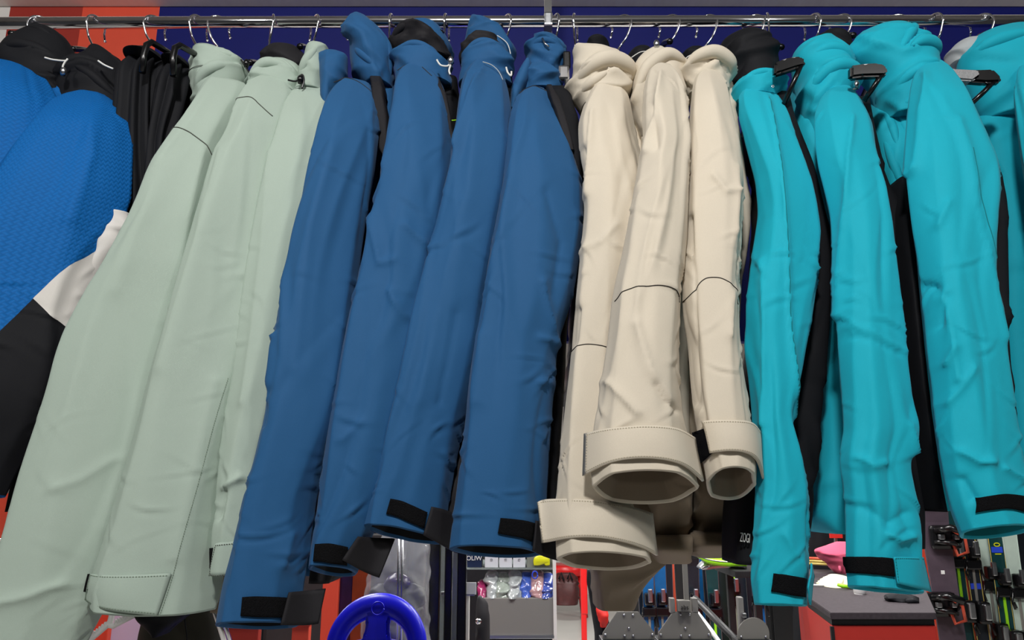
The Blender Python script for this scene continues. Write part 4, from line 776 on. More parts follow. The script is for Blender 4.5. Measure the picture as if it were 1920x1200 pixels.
def garment(nm, label, cat, rows, m, Y, hd, seed, amp=1.0):
    t = thing(nm, label, cat, P2((rows[0][1] + rows[0][2]) / 2, rows[0][0], Y), 'clothes on the lower tier')
    Loft(rows, [(0, Y), (1, Y)], [(0, .02), (.2, hd), (1, hd)], 0, 2.4, 50, 56, seed, 'body', amp).mesh('cloth', m, t); return t
g = garment('folded_top', 'black garment hanging point down below the middle sage cuff', 'garment', [(1138, 252, 352), (1150, 258, 348), (1170, 276, 328), (1190, 296, 308)], 'black', 1.36, .03, 201, .6)
tube('hem', [V(254, 1142, 1.34), V(300, 1146, 1.33), V(350, 1142, 1.34)], .003, 'charcoal', g, 8)
g = garment('hanging_trousers', 'dark olive trousers hanging below the sage cuffs', 'trousers', [(1060, 380, 430), (1100, 330, 420), (1140, 290, 415), (1180, 270, 420), (1240, 262, 425), (1330, 255, 425)], 'olive', 1.55, .06, 202, 1.2)
tube('seam', [V(345, 1150, 1.475), V(350, 1190, 1.475), V(352, 1230, 1.475)], .0012, 'black', g, 6)
ck = thing('chrome_stand', 'pair of slanting chrome bars below the rightmost sage cuff', 'clothes stand', P2(405, 1150, 1.42))
tube('bar', [V(389, 1100, 1.42), V(405, 1150, 1.42), V(428, 1225, 1.42)], .0055, 'chrome', ck, 14); tube('bar', [V(397, 1100, 1.44), V(413, 1150, 1.44), V(437, 1225, 1.44)], .0055, 'chrome', ck, 14)
tube('cross_piece', [V(392, 1118, 1.42), V(398, 1118, 1.43), V(404, 1117, 1.44)], .004, 'chrome', ck, 10)
# panels behind
def panel(name, label, cat, x0, x1, y0, Y, m, frame='dark', d=.03):
    t = thing(name, label, cat, base((x0 + x1) / 2, Y)); zt = float(at((x0 + x1) / 2, y0, Y)[2]); xa, xb = float(at(x0, y0, Y)[0]), float(at(x1, y0, Y)[0])
    box('board', (xa, Y, .05), (xb, Y + d, zt), m, t); box('foot', (xa - .02, Y - .10, 0), (xb + .02, Y + d + .10, .05), frame, t); box('top_trim', (xa - .004, Y - .004, zt - .008), (xb + .004, Y + d + .004, zt + .006), m, t)
    return t
panel('partition_screen', 'orange panel behind the white toothed hanger', 'panel', 170, 214, 1080, 2.3, 'wall_orange')
panel('partition_screen', 'pale lilac poster panel behind the white toothed hanger', 'panel', 214, 270, 1120, 2.32, 'lilac')
panel('partition_screen', 'dark red panel under the first navy cuff', 'panel', 425, 486, 1165, 2.3, 'wall_red')
panel('partition_screen', 'narrow orange strip under the first navy cuff strap', 'panel', 548, 580, 1168, 2.3, 'wall_orange')
panel('partition_screen', 'small orange panel under the second navy cuff', 'panel', 606, 636, 1078, 2.6, 'wall_orange')
panel('partition_screen', 'dark purple panel behind the steering wheel', 'panel', 637, 662, 1070, 2.62, 'purple')
panel('partition_screen', 'rust coloured panel left of the clear plastic wrap', 'panel', 662, 694, 1060, 2.6, 'rust')
# dark cabinets closing the view
def cabinet(label, x0, x1, y0, Y, n, dep=.5):
    t = thing('cabinet', label, 'cabinet', base((x0 + x1) / 2, Y)); zt = float(at((x0 + x1) / 2, y0, Y)[2]); xa, xb = float(at(x0, y0, Y)[0]), float(at(x1, y0, Y)[0])
    box('body', (xa, Y, 0), (xb, Y + dep, zt), 'dark', t, .01); wd = (xb - xa) / n
    for k in range(n):
        dr = box('door', (xa + k * wd + .01, Y - .018, .08), (xa + (k + 1) * wd - .01, Y - .001, zt - .04), 'dark', t, .004)
    return t
cabinet('long dark cabinet behind the plastic wrap and steering wheel', 250, 900, 1000, 3.9, 5)
cabinet('dark cabinet behind the ski rack', 1180, 1560, 985, 6.4, 3)
# clear plastic wrap with dark bundles inside
pw = thing('plastic_wrapped_bundle', 'clear plastic wrap over dark bundles behind the blue steering wheel', 'plastic bag', base(745, 2.1))
Loft([(985, 728, 772), (1010, 712, 800), (1050, 700, 802), (1110, 690, 802), (1170, 684, 800), (1260, 684, 800)], [(0, 2.1), (1, 2.1)], [(0, .05), (.3, .09), (1, .11)], 0, 3, 50, 48, 210, 'body', 1.6).mesh('film', 'film', pw, False)
for k, (x, y, r) in enumerate(((715, 1120, 26), (745, 1098, 24), (772, 1120, 26), (728, 1150, 28), (768, 1155, 28), (745, 1190, 34))):
    Loft([(y - r, x - 6, x + 6), (y - r * .6, x - r * .8, x + r * .8), (y, x - r, x + r), (y + r * .6, x - r * .8, x + r * .8), (y + r, x - 6, x + 6)], [(0, 2.12), (1, 2.12)], [(0, .008), (.3, .035), (.7, .035), (1, .008)], 0, 2.1, 20, 24, 220 + k, 'hood', .6).mesh('bundle', 'purple' if k % 2 else 'dark', pw)
for x in (748, 755): tube('strip', [V(x, 1005, 2.0), V(x - 2, 1100, 1.99), V(x - 3, 1230, 1.99)], .003, 'steel', pw, 8)
# blue steering wheel
sw = thing('steering_wheel', 'bright blue plastic steering wheel of a sled at the bottom edge', 'steering wheel', P2(705, 1290, 1.75))
cx = V(705, 1216, 1.75); R_, rr_ = 72 * 1.75 / F, 18 * 1.75 / F; th = math.radians(-18); vs = []; fs = []
def tw(x, y, z): return (cx.x + x, cx.y + y * math.cos(th) - z * math.sin(th), cx.z + y * math.sin(th) + z * math.cos(th))
NA, NB = 64, 16
for i in range(NA):
    a = 2 * math.pi * i / NA
    for k in range(NB):
        q = 2 * math.pi * k / NB; r_ = R_ + rr_ * (1.05 + .12 * math.cos(2 * (a - math.pi / 2))) * math.cos(q)
        vs.append(tw(r_ * math.cos(a), -rr_ * .8 * math.sin(q), r_ * math.sin(a) * 1.0))
for i in range(NA):
    for k in range(NB): fs.append((i * NB + k, ((i + 1) % NA) * NB + k, ((i + 1) % NA) * NB + (k + 1) % NB, i * NB + (k + 1) % NB))
mk('rim', vs, fs, 'blue_plastic', sw)
k_ = 1.75 / F
def wheelpoly(nm, pts, d, m, off): return prism(nm, [tw(x * k_, off, z * k_) for x, z in pts], d, m, sw, 1, .006)
wheelpoly('hub', [(-26, 62), (-20, 40), (-22, 20), (-30, 0), (-26, -26), (26, -26), (30, 0), (22, 20), (20, 40), (26, 62), (14, 70), (-14, 70)], .024, 'blue_plastic', -.014)
for sg in (-1, 1): wheelpoly('spoke', [(sg * 18, 14), (sg * 70, 4), (sg * 70, -18), (sg * 18, -18)], .02, 'blue_plastic', -.010)
tube('emblem_ring', [tw(11 * k_ * math.cos(a), -.0235, (63 + 11 * math.sin(a)) * k_) for a in np.linspace(0, 2 * math.pi, 25)], .0016, 'blue_plastic', sw, 8)
tube('column', [tw(0, 0, -20 * k_), tw(0, .1, -40 * k_), tw(0, .25, -.25)], .018, 'blue_plastic', sw, 14)
# sled body carrying it
sl = thing('sled', 'dark sled body under the blue steering wheel', 'sled', base(705, 2.0)); cz = tw(0, .25, -.25)
box('hull', (cz[0] - .2, cz[1] - .35, 0), (cz[0] + .2, cz[1] + .3, cz[2]), 'blue_plastic', sl, .04); box('seat', (cz[0] - .17, cz[1] - .02, cz[2] - .002), (cz[0] + .17, cz[1] + .3, cz[2] + .03), 'dark', sl, .012)
# black posts
def post(label, x0, x1, y0, Y, m='black_plastic', dd=.03):
    t = thing('display_post', label, 'post', base((x0 + x1) / 2, Y), 'posts of the glass display'); xa, xb = float(at(x0, 1100, Y)[0]), float(at(x1, 1100, Y)[0]); zt = float(at(x0, y0, Y)[2])
    box('post', (xa, Y, .02), (xb, Y + dd, zt), m, t, .003); box('foot', (xa - .03, Y - .05, 0), (xb + .03, Y + dd + .05, .02), m, t, .004); return t
post('widest black post right of the plastic wrap', 796, 824, 985, 2.2); post('middle black post under the third navy cuff', 833, 847, 985, 2.3); post('right black post with a chrome cap', 857, 874, 1030, 2.3)
cp = bpy.data.objects[[o.name for o in bpy.data.objects if o.get('label') == 'right black post with a chrome cap'][0]]
tube('cap', [V(865, 1034, 2.315), V(865, 1026, 2.315), V(865, 1020, 2.315)], [.017, .017, .012], 'chrome', cp, 16)
gp = thing('glass_screen', 'glass sheet standing between the black posts', 'glass panel', base(826, 2.31)); pbox('pane', 824, 857, 990, 1300, 2.31, .006, 'glass', gp, .001); pbox('clamp', 826, 832, 1110, 1116, 2.3, .02, 'steel', gp, .002)
tg = thing('price_card', 'small white card beside the right black post', 'card', P2(880, 1104, 2.32)); pbox('card', 873, 893, 1092, 1115, 2.32, .003, 'white_plastic', tg, .001); pbox('holder', 873, 890, 1114, 1117, 2.318, .008, 'steel', tg, .001)
bd = panel('partition_screen', 'light grey upright board left of the grey display base', 'board', 871, 880, 1112, 2.36, 'wall_white')
# dark coat with a metal snap
ct = thing('coat', 'dark coat with a metal snap left of the grey display base', 'coat', base(900, 2.5))
Loft([(1118, 896, 902), (1128, 893, 912), (1160, 891, 918), (1230, 890, 918), (1300, 890, 916)], [(0, 2.55), (1, 2.55)], [(0, .02), (.2, .05), (1, .07)], 0, 2.3, 40, 40, 231, 'body', .6).mesh('cloth', 'charcoal', ct)
tube('snap', [V(897, 1165, 2.478), V(897, 1165, 2.47), V(897, 1165, 2.466)], [.010, .009, .005], 'chrome', ct, 14)
# display case
dc = thing('display_case', 'grey based display case with a glass shelf of boxes', 'display case', base(975, 3.2))
pbox('base', 900, 1040, 1121, 1194, 3.2, .45, 'grey_panel', dc, .004); pbox('plinth_strip', 900, 1040, 1191, 1198, 3.19, .02, 'steel', dc, .002); pbox('plinth', 902, 1038, 1196, 1560, 3.24, .40, 'dark', dc, .004)
pbox('side_post', 1037, 1043, 985, 1200, 3.19, .03, 'wall_white', dc, .002); pbox('shelf', 872, 1038, 1065, 1068, 3.2, .40, 'glass', dc, .001)
pbox('back_panel', 872, 1038, 985, 1121, 3.62, .03, 'dark', dc, .002); pbox('side_post', 868, 873, 985, 1121, 3.6, .03, 'steel', dc, .002)
zsh = float(at(950, 1065, 3.2)[2])
def shelfbox(label, x0, x1, h, m, dep=.14):
    t = thing('box', label, 'box', (float(at((x0 + x1) / 2, 1065, 3.22)[0]), 3.22, zsh), 'boxes on the glass shelf'); xa, xb = float(at(x0, 1065, 3.22)[0]), float(at(x1, 1065, 3.22)[0])
    box('carton', (xa, 3.22, zsh), (xb, 3.22 + dep, zsh + h), m, t, .002); box('lid', (xa - .0006, 3.2194, zsh + h * .82), (xb + .0006, 3.2206 + dep, zsh + h + .001), m, t, .0015); return t
t = shelfbox('dark navy printed box at the left of the glass shelf', 876, 903, .12, 'box_navy'); text('lettering', 'OLIW', 889, 1047, 3.217, 8, 'white_plastic', t)
for x0, x1, lb in ((909, 934, 'white box beside the navy box on the glass shelf'), (936, 960, 'middle white box of three on the glass shelf'), (962, 985, 'white box beside the yellow goggle pack')):
    t = shelfbox(lb, x0, x1, .12, 'box_white'); c = V((x0 + x1) / 2, 1049, 3.2175); tube('print', [c + Vector((.004 * math.cos(a), 0, .004 * math.sin(a))) for a in np.linspace(0, 6.28, 12)], .001, 'print_grey', t, 6)
t = shelfbox('clear pack with yellow goggles at the end of the shelf', 988, 1036, .11, 'pack_clear')
Loft([(1042, 1006, 1024), (1047, 1001, 1030), (1053, 1000, 1031), (1060, 1001, 1012)], [(0, 3.212), (1, 3.212)], [(0, .006), (.5, .010), (1, .006)], 0, 2.4, 16, 28, 240, 'none').mesh('lens', 'yellow', t)
prism('lens_side', [at(x, y, 3.206) for x, y in ((1016, 1046), (1031, 1048), (1031, 1060), (1023, 1061), (1017, 1054))], .012, 'yellow', t, 1, .002)
zb = float(at(950, 1121, 3.2)[2])
for k, (x0, x1, y0, m, lb) in enumerate(((897, 912, 1087, 'bag0', 'magenta packet at the left end of the grey base'), (912, 934, 1070, 'bag1', 'clear crumpled packet beside the magenta one'), (930, 955, 1074, 'bag2', 'grey clear packet with bright glints on the grey base'), (952, 978, 1070, 'bag1', 'silvery packet left of the blue packet'), (976, 997, 1072, 'bag3', 'blue clear packet in the middle of the packets'), (995, 1018, 1069, 'bag4', 'pale packet with a blue emblem'), (1014, 1036, 1074, 'bag5', 'blue and red packet at the right end by the post'))):
    t = thing('plastic_packet', lb, 'packet', (float(at((x0 + x1) / 2, 1121, 3.25)[0]), 3.25, zb), 'plastic packets on the grey base')
    Loft([(y0, x0 + 4, x1 - 4), (y0 + 5, x0, x1), (1098, x0 - 1, x1 + 1), (1120, x0, x1)], [(0, 3.28), (1, 3.25)], [(0, .008), (.4, .04), (1, .05)], 0, 2.6, 26, 36, 250 + k, 'hood', 1.4).mesh('film', m, t)
    tube('sealed_edge', [V(x0 + 3, y0 + 1, 3.275), V((x0 + x1) / 2, y0 - 1, 3.27), V(x1 - 3, y0 + 1, 3.275)], .003, 'film', t, 6)
tube('emblem', [V(1003 + 5 * math.cos(a), 1078 + 7 * math.sin(a), 3.205) for a in np.linspace(0, 6.28, 16)], .003, 'blue_logo', [o for o in bpy.data.objects if o.get('label') == 'pale packet with a blue emblem'][0], 6)
# red stool, bag and post far behind
st = thing('stool', 'red round stool standing on the pale floor', 'stool', base(1062, 9.6))
sc = at(1062, 1058, 9.6); zs = float(sc[2]); xs = float(sc[0])
tube('seat', [(xs, 9.6, zs - .12), (xs, 9.6, zs - .11), (xs, 9.6, zs - .01), (xs, 9.6, zs)], [.24, .26, .26, .24], 'red_plastic', st, 36)
for a in (-.9, .9, 2.2, 4.0): tube('leg', [(xs + .2 * math.sin(a), 9.6 - .2 * math.cos(a), zs - .1), (xs + .22 * math.sin(a), 9.6 - .22 * math.cos(a), zs * .5), (xs + .26 * math.sin(a), 9.6 - .26 * math.cos(a), 0)], .035, 'red_plastic', st, 10)
bg = thing('holdall_bag', 'dark maroon bag beneath the red stool', 'bag', base(1058, 9.2))
Loft([(1074, 1046, 1074), (1082, 1040, 1082), (1110, 1038, 1086), (1132, 1042, 1082)], [(0, 9.2), (1, 9.2)], [(0, .05), (.3, .14), (1, .16)], 0, 2.6, 30, 40, 261, 'body', 4).mesh('body', 'maroon', bg)
for x in (1052, 1068): tube('handle', [V(x - 4, 1086, 9.05), V(x, 1074, 9.05), V(x + 5, 1088, 9.05)], .012, 'black', bg, 8)
rp = thing('barrier_post', 'bright red post right of the stool', 'post', base(1096, 7.6)); pbox('upright', 1089, 1101, 1030, 1152, 7.6, .06, 'red_plastic', rp, .01); box('foot', (at(1085, 1150, 7.6)[0], 7.55, 0), (at(1107, 1150, 7.6)[0], 7.75, .05), 'red_plastic', rp, .01)
z0_ = float(at(1095, 1152, 7.6)[2]); box('lower_upright', (at(1090, 1150, 7.6)[0], 7.605, .04), (at(1100, 1150, 7.6)[0], 7.655, z0_ + .01), 'red_plastic', rp, .01)
bb = thing('boot_bag', 'black and red bag left of the grey bracket plates', 'bag', base(1120, 3.0))
Loft([(1068, 1101, 1107), (1085, 1100, 1114), (1110, 1104, 1122), (1150, 1110, 1136), (1200, 1116, 1150), (1290, 1116, 1160)], [(0, 3.0), (1, 3.0)], [(0, .02), (.4, .06), (1, .09)], 0, 2.4, 40, 36, 262, 'body', 1).mesh('body', 'black', bb)
Loft([(1134, 1122, 1132), (1140, 1118, 1138), (1160, 1122, 1140), (1176, 1126, 1136)], [(0, 2.93), (1, 2.93)], [(0, .01), (.5, .03), (1, .01)], 0, 2.4, 20, 28, 263, 'hood', .6).mesh('side_pocket', 'red_fab', bb)
# grey bracket plates
def plate(label, pts, rivets, Y=2.6, txt=False):
    t = thing('rack_bracket', label, 'bracket', base(pts[0][0], Y), 'riveted grey plates of the rack')
    prism('plate', [at(x, y, Y) for x, y in pts], .006, 'grey_metal', t, 1, .0012)
    for x, y in rivets: tube('rivet', [V(x, y, Y), V(x, y, Y - .002), V(x, y, Y - .004)], [.0042, .004, .002], 'steel', t, 10)
    xa, xb = min(p[0] for p in pts), max(p[0] for p in pts); yb = max(p[1] for p in pts); zz = float(at(xa, yb, Y)[2])
    box('beam', (float(at(xa, yb, Y)[0]) - .004, Y - .01, zz - .05), (float(at(xb, yb, Y)[0]) + .004, Y + .08, zz), 'dark', t, .003)
    for x in (xa + 8, xb - 8):
        q = at(x, yb, Y); box('leg', (q[0] - .012, Y + .02, 0), (q[0] + .012, Y + .05, zz - .05), 'grey_metal', t, .003)
    return t
plate('left riveted grey plate below the leftmost beige jacket', [(1130, 1187), (1157, 1147), (1197, 1147), (1228, 1187), (1228, 1199), (1130, 1199)], [(1170, 1153), (1187, 1153), (1179, 1178), (1171, 1192), (1187, 1192), (1135, 1190), (1223, 1190)])
t = plate('middle riveted grey plate carrying the marked post', [(1234, 1187), (1262, 1147), (1307, 1147), (1334, 1187), (1334, 1199), (1234, 1199)], [(1276, 1152), (1293, 1152), (1285, 1178), (1277, 1192), (1293, 1192), (1239, 1190), (1329, 1190)])
pbox('upright', 1280, 1289, 985, 1128, 2.6, .012, 'grey_metal', t, .002); bk = pbox('block', 1272, 1295, 1126, 1147, 2.585, .03, 'grey_metal', t, .002)
text('lettering', 'abs', 1284, 1139, 2.583, 8, 'dark', t)
for x0, x1 in ((1257, 1266), (1298, 1309)): pbox('side_bracket', x0, x1, 1122, 1150, 2.6, .03, 'grey_panel', t, .002)
rpl = plate('rounded grey plate beside the red counter', [(1383, 1199)] + [(1413 - 30 * math.cos(a), 1190 - 32 * math.sin(a)) for a in np.linspace(0, math.pi, 18)] + [(1443, 1199)], [(1390, 1194), (1436, 1194)])
sb = thing('sloping_rail', 'dark slanting rail between the middle and rounded plates', 'rail', base(1340, 2.8)); tube('bar', [V(1303, 1122, 3.0), V(1345, 1165, 2.8), V(1392, 1212, 2.6)], .012, 'dark', sb, 10); tube('edge_strip', [V(1308, 1150, 2.9), V(1330, 1178, 2.75), V(1350, 1206, 2.6)], .008, 'white_plastic', sb, 8)
pbox('arm', 1386, 1396, 1120, 1185, 2.615, .03, 'grey_panel', rpl, .003); pbox('tab', 1392, 1400, 1150, 1158, 2.60, .02, 'steel', rpl, .002)
# skis in the dark rack
def ski(label, px, Y, wd, ztop, m, lean=0.0, edge='ski_edge', group='skis in the rack', z0=.03, bind=None, logo=None, mark=None, turn=0.0):
    x0 = float(at(px, 1100, Y)[0]); t = thing('ski', label, 'ski', (x0, Y, z0), group); vs = []; fs = []; vl = []; n = 26
    for i in range(n + 1):
        u = i / n; z = z0 + (ztop - z0) * u; wv = wd / 2 * (1.0 - .28 * math.sin(math.pi * u)) * (1.0 if u < .93 else math.sqrt(max(.02, 1 - ((u - .93) / .07) ** 2))); yb = .10 * max(0, (u - .88) / .12) ** 2; xo = lean * (z - 1.0)
        for s_, d_ in ((-1, 0), (1, 0), (1, .010), (-1, .010)): vs.append((x0 + xo + s_ * wv, Y - yb + d_, z))
    for i in range(n):
        for k in range(4): fs.append((i * 4 + k, i * 4 + (k + 1) % 4, (i + 1) * 4 + (k + 1) % 4, (i + 1) * 4 + k))
    fs += [(3, 2, 1, 0), tuple(n * 4 + k for k in range(4))]; mk('blade', vs, fs, m, t, False)
    for s_ in (-1, 1):
        tube('edge', [(v[0] , v[1], v[2]) for v in vs[(0 if s_ < 0 else 1)::4]], .0022, edge, t, 6)
    def X(z): return x0 + lean * (z - 1.0)
    if logo is not None:
        for z in logo: box('logo', (X(z) - wd * .30, Y - .003, z - .016), (X(z) + wd * .30, Y + .001, z + .016), 'blue_logo', t, .001)
    for zt in (bind or ()):
        b1 = box('toe_piece', (X(zt) - .028, Y - .055, zt - .05), (X(zt) + .028, Y - .001, zt + .02), 'black_plastic', t, .012)
        box('toe_lever', (X(zt) - .013, Y - .072, zt - .03), (X(zt) + .013, Y - .05, zt + .045), 'steel', b1, .006)
        for s_ in (-1, 1): tube('brake_arm', [(X(zt) + s_ * .034, Y - .02, zt - .06), (X(zt) + s_ * .045, Y - .01, zt - .13), (X(zt) + s_ * .047, Y - .03, zt - .17)], .006, 'black_plastic', b1, 8)
        b2 = box('heel_plate', (X(zt) - .042, Y - .03, zt - .115), (X(zt) + .042, Y - .001, zt - .06), 'black_plastic', t, .01)
        box('track', (X(zt) - .007, Y - .008, zt - .30), (X(zt) + .007, Y, zt - .11), 'lime' if m == 'ski_green' else 'grey_metal', t, .002)
        b3 = box('heel_piece', (X(zt) - .034, Y - .075, zt - .40), (X(zt) + .034, Y - .001, zt - .28), 'black_plastic', t, .016)
        box('heel_lever', (X(zt) - .016, Y - .10, zt - .375), (X(zt) + .016, Y - .06, zt - .29), 'steel', b3, .007)
        for s_ in (-1, 1): tube('brake_arm', [(X(zt) + s_ * .03, Y - .03, zt - .36), (X(zt) + s_ * .05, Y - .03, zt - .42), (X(zt) + s_ * .05, Y - .05, zt - .46)], .006, 'black_plastic', b3, 8)
    if mark: text('lettering', mark[0], mark[1], mark[2], Y - .002, mark[3], 'yellow', t, rot=(0, math.radians(-90), 0))
    return t
ski('dark ski left of the right-hand pair by the snowboard', 1801, 4.5, .095, 1.72, 'ski_green', -.02, bind=(1.14,), logo=(1.235,))
ski('dark ski right of the pair by the snowboard', 1829, 4.48, .095, 1.70, 'ski_dark', -.02, bind=(1.135,), logo=(1.23, .93))
ski('pale ski left of the ski marked 140', 1856, 4.5, .085, 1.66, 'ski_light', 0, 'ski_light', bind=(1.02,))
ski('dark green ski marked 140', 1879, 4.46, .105, 1.64, 'ski_green', 0, bind=(.99,), logo=(1.13,), mark=('140', 1871, 1030, 12))
ski('pale ski at the right edge of the picture', 1907, 4.44, .10, 1.60, 'ski_light', 0, 'ski_light', bind=(.985,))
rb = thing('ski_display', 'orange board behind the skis at the right', 'board', base(1850, 4.62)); pbox('board', 1726, 1853, 966, 1560, 4.62, .03, 'wall_orange', rb, .004); pbox('cap', 1735, 1749, 946, 967, 4.62, .03, 'white_plastic', rb, .003); pbox('right_board', 1853, 2050, 966, 1560, 4.64, .03, 'ski_dark', rb, .004)
cols = ['ski_blue', 'ski_dark', 'ski_light', 'ski_blue', 'ski_dark', 'pinkred', 'ski_dark', 'ski_blue', 'ski_dark', 'ski_green', 'ski_dark', 'ski_blue', 'lime', 'ski_dark', 'ski_dark', 'ski_blue']
xs_ = [1216, 1206, 1204, 1238, 1250, 1262, 1300, 1308, 1322, 1336, 1352, 1360, 1375, 1388, 1403, 1420]
nm_ = ['blue ski leftmost in the dark rack', 'dark ski behind the leftmost blue ski in the rack', 'white ski at the left of the dark rack', 'bright blue ski left of the thin orange ski', 'dark ski touching the thin orange ski', 'thin orange ski left of the marked post', 'dark ski right of the marked post', 'blue ski right of the marked post', 'dark ski below the yellow tip, left', 'dark green ski below the yellow tip', 'dark ski in the middle below the yellow tip', 'blue ski below the yellow tip, right', 'lime edged ski below the yellow tip', 'dark ski left of the rounded plate', 'dark ski above the rounded plate', 'blue ski beside the first turquoise cuff']
rk = random.Random(5)
for k, (x, m, lb) in enumerate(zip(xs_, cols, nm_)):
    Yk = 4.6 + .12 * (k % 3) + rk.uniform(0, .05); ski(lb, x, Yk, .035 if m in ('pinkred', 'lime') else (.06 if m == 'ski_light' else .085), 1.16 + rk.uniform(-.03, .14) - (.14 if m == 'ski_light' else 0), m, rk.uniform(-.03, .03), 'steel', 'skis in the dark rack', bind=(rk.choice((.86, .92)),) if k % 3 == 0 else None)
for k, (pts, m, lb) in enumerate(((((1312, 1045), (1330, 1051), (1360, 1055), (1400, 1055)), 'lime', 'bright yellow ski tip below the rightmost beige hem'), (((1316, 1067), (1330, 1061), (1360, 1058), (1400, 1060)), 'steel', 'grey ski tip under the yellow ski tip'))):
    t = thing('ski', lb, 'ski', P2(1355, 1055, 3.6), 'skis lying with tips forward'); q = smoothline([at(x, y, 3.5 + .02 * k) for x, y in pts], 5); vs = []; fs = []
    for i, c in enumerate(q):
        u = i / (len(q) - 1); hh = .016 * min(1, u * 3 + .15)
        for dy, dz in ((0, -hh), (0, hh * .4), (.10, hh), (.10, -hh * .4)): vs.append((c[0], c[1] + dy, c[2] + dz))
    for i in range(len(q) - 1):
        for j in range(4): fs.append((i * 4 + j, i * 4 + (j + 1) % 4, (i + 1) * 4 + (j + 1) % 4, (i + 1) * 4 + j))
    fs += [(3, 2, 1, 0), tuple((len(q) - 1) * 4 + j for j in range(4))]; mk('blade', vs, fs, m, t); tube('edge', [v + np.array([0, -.001, .004]) for v in q], .0022, 'steel', t, 6)
tb = thing('ski_table', 'low dark table under the lying skis', 'table', base(1400, 3.6)); zt_ = float(at(1360, 1068, 3.5)[2]); xa_, xb_ = float(at(1372, 1068, 3.5)[0]), float(at(1440, 1068, 3.5)[0])
box('table_top', (xa_, 3.45, zt_ - .03), (xb_, 3.8, zt_), 'dark', tb, .004)
for x in (xa_ + .02, xb_ - .02): box('leg', (x - .015, 3.6, 0), (x + .015, 3.63, zt_ - .03), 'dark', tb, .003)
# red counter
ZT = 1.05; ctr = thing('counter', 'red counter with a dark speckled top', 'counter', (float(atz(1640, 1150, ZT)[0]), 3.0, 0))
tp = [atz(x, y, ZT) for x, y in ((1557, 1149), (1755, 1149), (1722, 1075), (1490, 1066), (1500, 1100), (1512, 1118))]
prism('top', [p_ - np.array([0, 0, .022]) for p_ in tp], .022, 'counter_top', ctr, 2, .002)
cen = sum(tp) / len(tp); inn = [cen + (p_ - cen) * .975 for p_ in tp]; prism('edge_band', [np.array([p_[0], p_[1], ZT - .042]) for p_ in inn], .02, 'dark', ctr, 2, 0)
fr = [cen + (p_ - cen) * .985 for p_ in tp]
prism('body', [np.array([p_[0], p_[1], .0]) for p_ in fr], ZT - .043, 'counter_red', ctr, 2, .002)
f0 = fr[0]; box('corner_strip', (f0[0] - .006, f0[1] - .004, 0), (f0[0] + .006, f0[1] + .006, ZT - .045), 'dark', ctr, .001)
def rest(px, py, dz=0): q = atz(px, py, ZT); return q
def onc(py): return float(atz(1560, py, ZT)[1])
pk = thing('pink_cloth', 'pink fleece hat lying beside the second turquoise cuff', 'hat', tuple(rest(1560, 1075)))
Yk = onc(1074)
hl = Loft([(1016, 1568, 1590), (1022, 1552, 1598), (1032, 1528, 1600), (1042, 1534, 1600), (1056, 1552, 1600), (1070, 1562, 1600), (1075, 1568, 1598)], [(0, Yk), (1, Yk)], [(0, .03), (.4, .09), (1, .06)], 0, 2.2, 40, 44, 271, 'hood', 1.4); hl.mesh('cloth', 'pink', pk); tube('ear_cord', [V(1574, 1062, Yk - .09), V(1575, 1068, Yk - .1), V(1577, 1074, Yk - .09)], .006, 'pink', pk, 8)
rd = thing('wooden_sticks', 'orange wooden sticks lying left of the pink hat', 'sticks', tuple(rest(1540, 1064)))
for k in range(3): tube('stick', [V(1500, 1046 + 5 * k, Yk + .25), V(1530, 1047 + 5 * k, Yk + .2), V(1562, 1049 + 5 * k, Yk + .15)], .007, 'ski_edge' if k else 'pinkred', rd, 8)
yc = onc(1098); yl = thing('cleaning_cloth', 'crumpled pale yellow cloth on the dark counter top', 'cloth', tuple(rest(1562, 1099)))
Loft([(1077, 1558, 1572), (1082, 1549, 1584), (1090, 1542, 1590), (1097, 1536, 1592), (1101, 1538, 1594)], [(0, yc), (1, yc)], [(0, .02), (.5, .06), (1, .09)], 0, 2.2, 36, 48, 272, 'hood', 1.9).mesh('cloth', 'cream', yl); tube('white_stick', [V(1508, 1097, yc - .05), V(1525, 1097, yc - .05), V(1545, 1098, yc - .05)], .004, 'white_plastic', yl, 8)
gs = thing('brush', 'green handled brush beside the yellow cloth', 'brush', tuple(rest(1590, 1101))); tube('handle', [V(1570, 1096, yc - .12), V(1580, 1099, yc - .13), V(1600, 1101, yc - .13)], [.006, .009, .007], 'lime', gs, 10); pbox('head', 1592, 1604, 1098, 1104, yc - .135, .03, 'lime', gs, .003)
cu = thing('cup', 'small white cup under the velcro tab', 'cup', tuple(rest(1612, 1115))); yq = onc(1114); tube('wall', [V(1612, 1114, yq), V(1612, 1112, yq), V(1612, 1104, yq), V(1612, 1100, yq)], [.020, .023, .025, .0255], 'white_plastic', cu, 20); tube('base_ring', [V(1612, 1115, yq), V(1612, 1114.5, yq), V(1612, 1113.5, yq)], .021, 'white_plastic', cu, 20)
yg = onc(1127); gl = thing('glove', 'black glove lying at the back of the counter', 'glove', tuple(rest(1690, 1129)))
Loft([(1113, 1672, 1700), (1117, 1662, 1712), (1123, 1660, 1719), (1129, 1664, 1716)], [(0, yg), (1, yg)], [(0, .02), (.5, .045), (1, .05)], 0, 2.2, 24, 40, 273, 'hood', 1.0).mesh('palm', 'black', gl)
for k in range(4): tube('finger', [V(1700, 1122 + 2 * k, yg - .02 - .012 * k), V(1712, 1121 + 2 * k, yg - .02 - .012 * k), V(1722, 1123 + 2 * k, yg - .02 - .012 * k)], [.009, .009, .006], 'black', gl, 8)
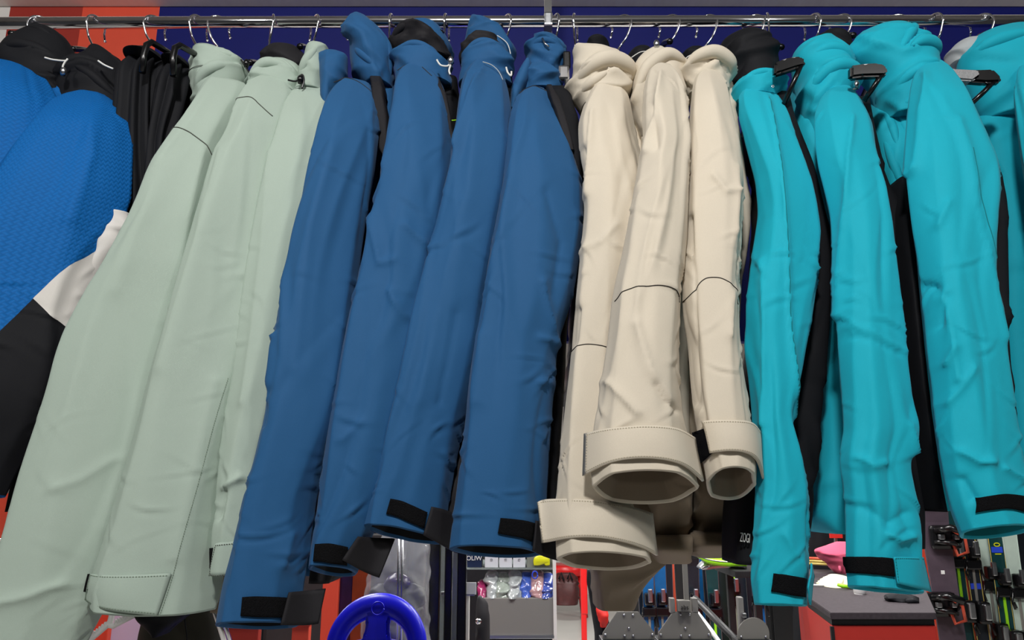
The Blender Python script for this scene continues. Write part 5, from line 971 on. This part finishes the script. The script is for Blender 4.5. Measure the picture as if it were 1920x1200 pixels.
# snowboard
sbd = thing('snowboard', 'dark purple snowboard with black and red bindings', 'snowboard', base(1775, 4.35))
vs = []; fs = []; n = 30; xb0 = float(at(1771, 1100, 4.35)[0])
for i in range(n + 1):
    u = i / n; z = .03 + 1.45 * u; wv = .085 * (1 - .16 * math.sin(math.pi * u)) * (math.sqrt(max(.02, 1 - ((u - .9) / .1) ** 2)) if u > .9 else (math.sqrt(max(.02, 1 - ((.1 - u) / .1) ** 2)) if u < .1 else 1)); yb = .08 * max(0, (u - .86) / .14) ** 2; xo = -.035 * (z - 1)
    for s_, d_ in ((-1, 0), (1, 0), (1, .011), (-1, .011)): vs.append((xb0 + xo + s_ * wv, 4.35 - yb + d_, z))
for i in range(n):
    for k in range(4): fs.append((i * 4 + k, i * 4 + (k + 1) % 4, (i + 1) * 4 + (k + 1) % 4, (i + 1) * 4 + k))
fs += [(3, 2, 1, 0), tuple(n * 4 + k for k in range(4))]; mk('deck', vs, fs, 'board_purple', sbd, False)
for px_, py_, red in ((1765, 1005, 1), (1760, 1130, 1)):
    q = V(px_, py_, 4.34); bd_ = box('binding', (q.x - .075, q.y - .05, q.z - .07), (q.x + .075, q.y, q.z + .06), 'black_plastic', sbd, .02)
    tube('highback', [q + Vector((-.05, -.05, .03)), q + Vector((-.02, -.14, .05)), q + Vector((.05, -.13, .03)), q + Vector((.07, -.04, -.02))], .02, 'black_plastic', bd_, 10)
    tube('strap', [q + Vector((.02, -.06, .04)), q + Vector((.06, -.12, .0)), q + Vector((.09, -.08, -.08)), q + Vector((.05, -.05, -.10)), q + Vector((.02, -.07, -.03))], .009, 'pinkred', bd_, 8)
    tube('strap', [q + Vector((-.06, -.04, -.03)), q + Vector((-.0, -.11, -.03)), q + Vector((.07, -.04, -.05))], .014, 'black_plastic', bd_, 8)
    for s_ in (-.04, .04): box('buckle', (q.x + s_ - .014, q.y - .085, q.z - .015), (q.x + s_ + .014, q.y - .06, q.z + .012), 'steel', bd_, .004)
box('sticker', (xb0 - .01, 4.347, float(at(1770, 1073, 4.35)[2]) - .01), (xb0 + .01, 4.35, float(at(1770, 1073, 4.35)[2]) + .01), 'white_plastic', sbd, .001)
# black clothes and a red sign behind the counter
garment('dark_coats', 'black coats hanging behind the pink hat', 'coat', [(940, 1500, 1560), (980, 1500, 1590), (1060, 1490, 1600), (1160, 1490, 1600), (1400, 1490, 1600)], 'black', 5.6, .12, 281, 3.0)
sg = thing('red_sign', 'small red and white sign behind the second turquoise jacket', 'sign', P2(1567, 1003, 5.3)); pbox('plate', 1556, 1580, 1000, 1009, 5.3, .01, 'red_fab', sg, .002); tube('pole', [V(1567, 1000, 5.315), V(1567, 1200, 5.315), (float(at(1567, 1003, 5.315)[0]), 5.315, 0)], .012, 'steel', sg, 10); pbox('stripe', 1556, 1580, 996, 1000, 5.298, .01, 'white_plastic', sg, .001)
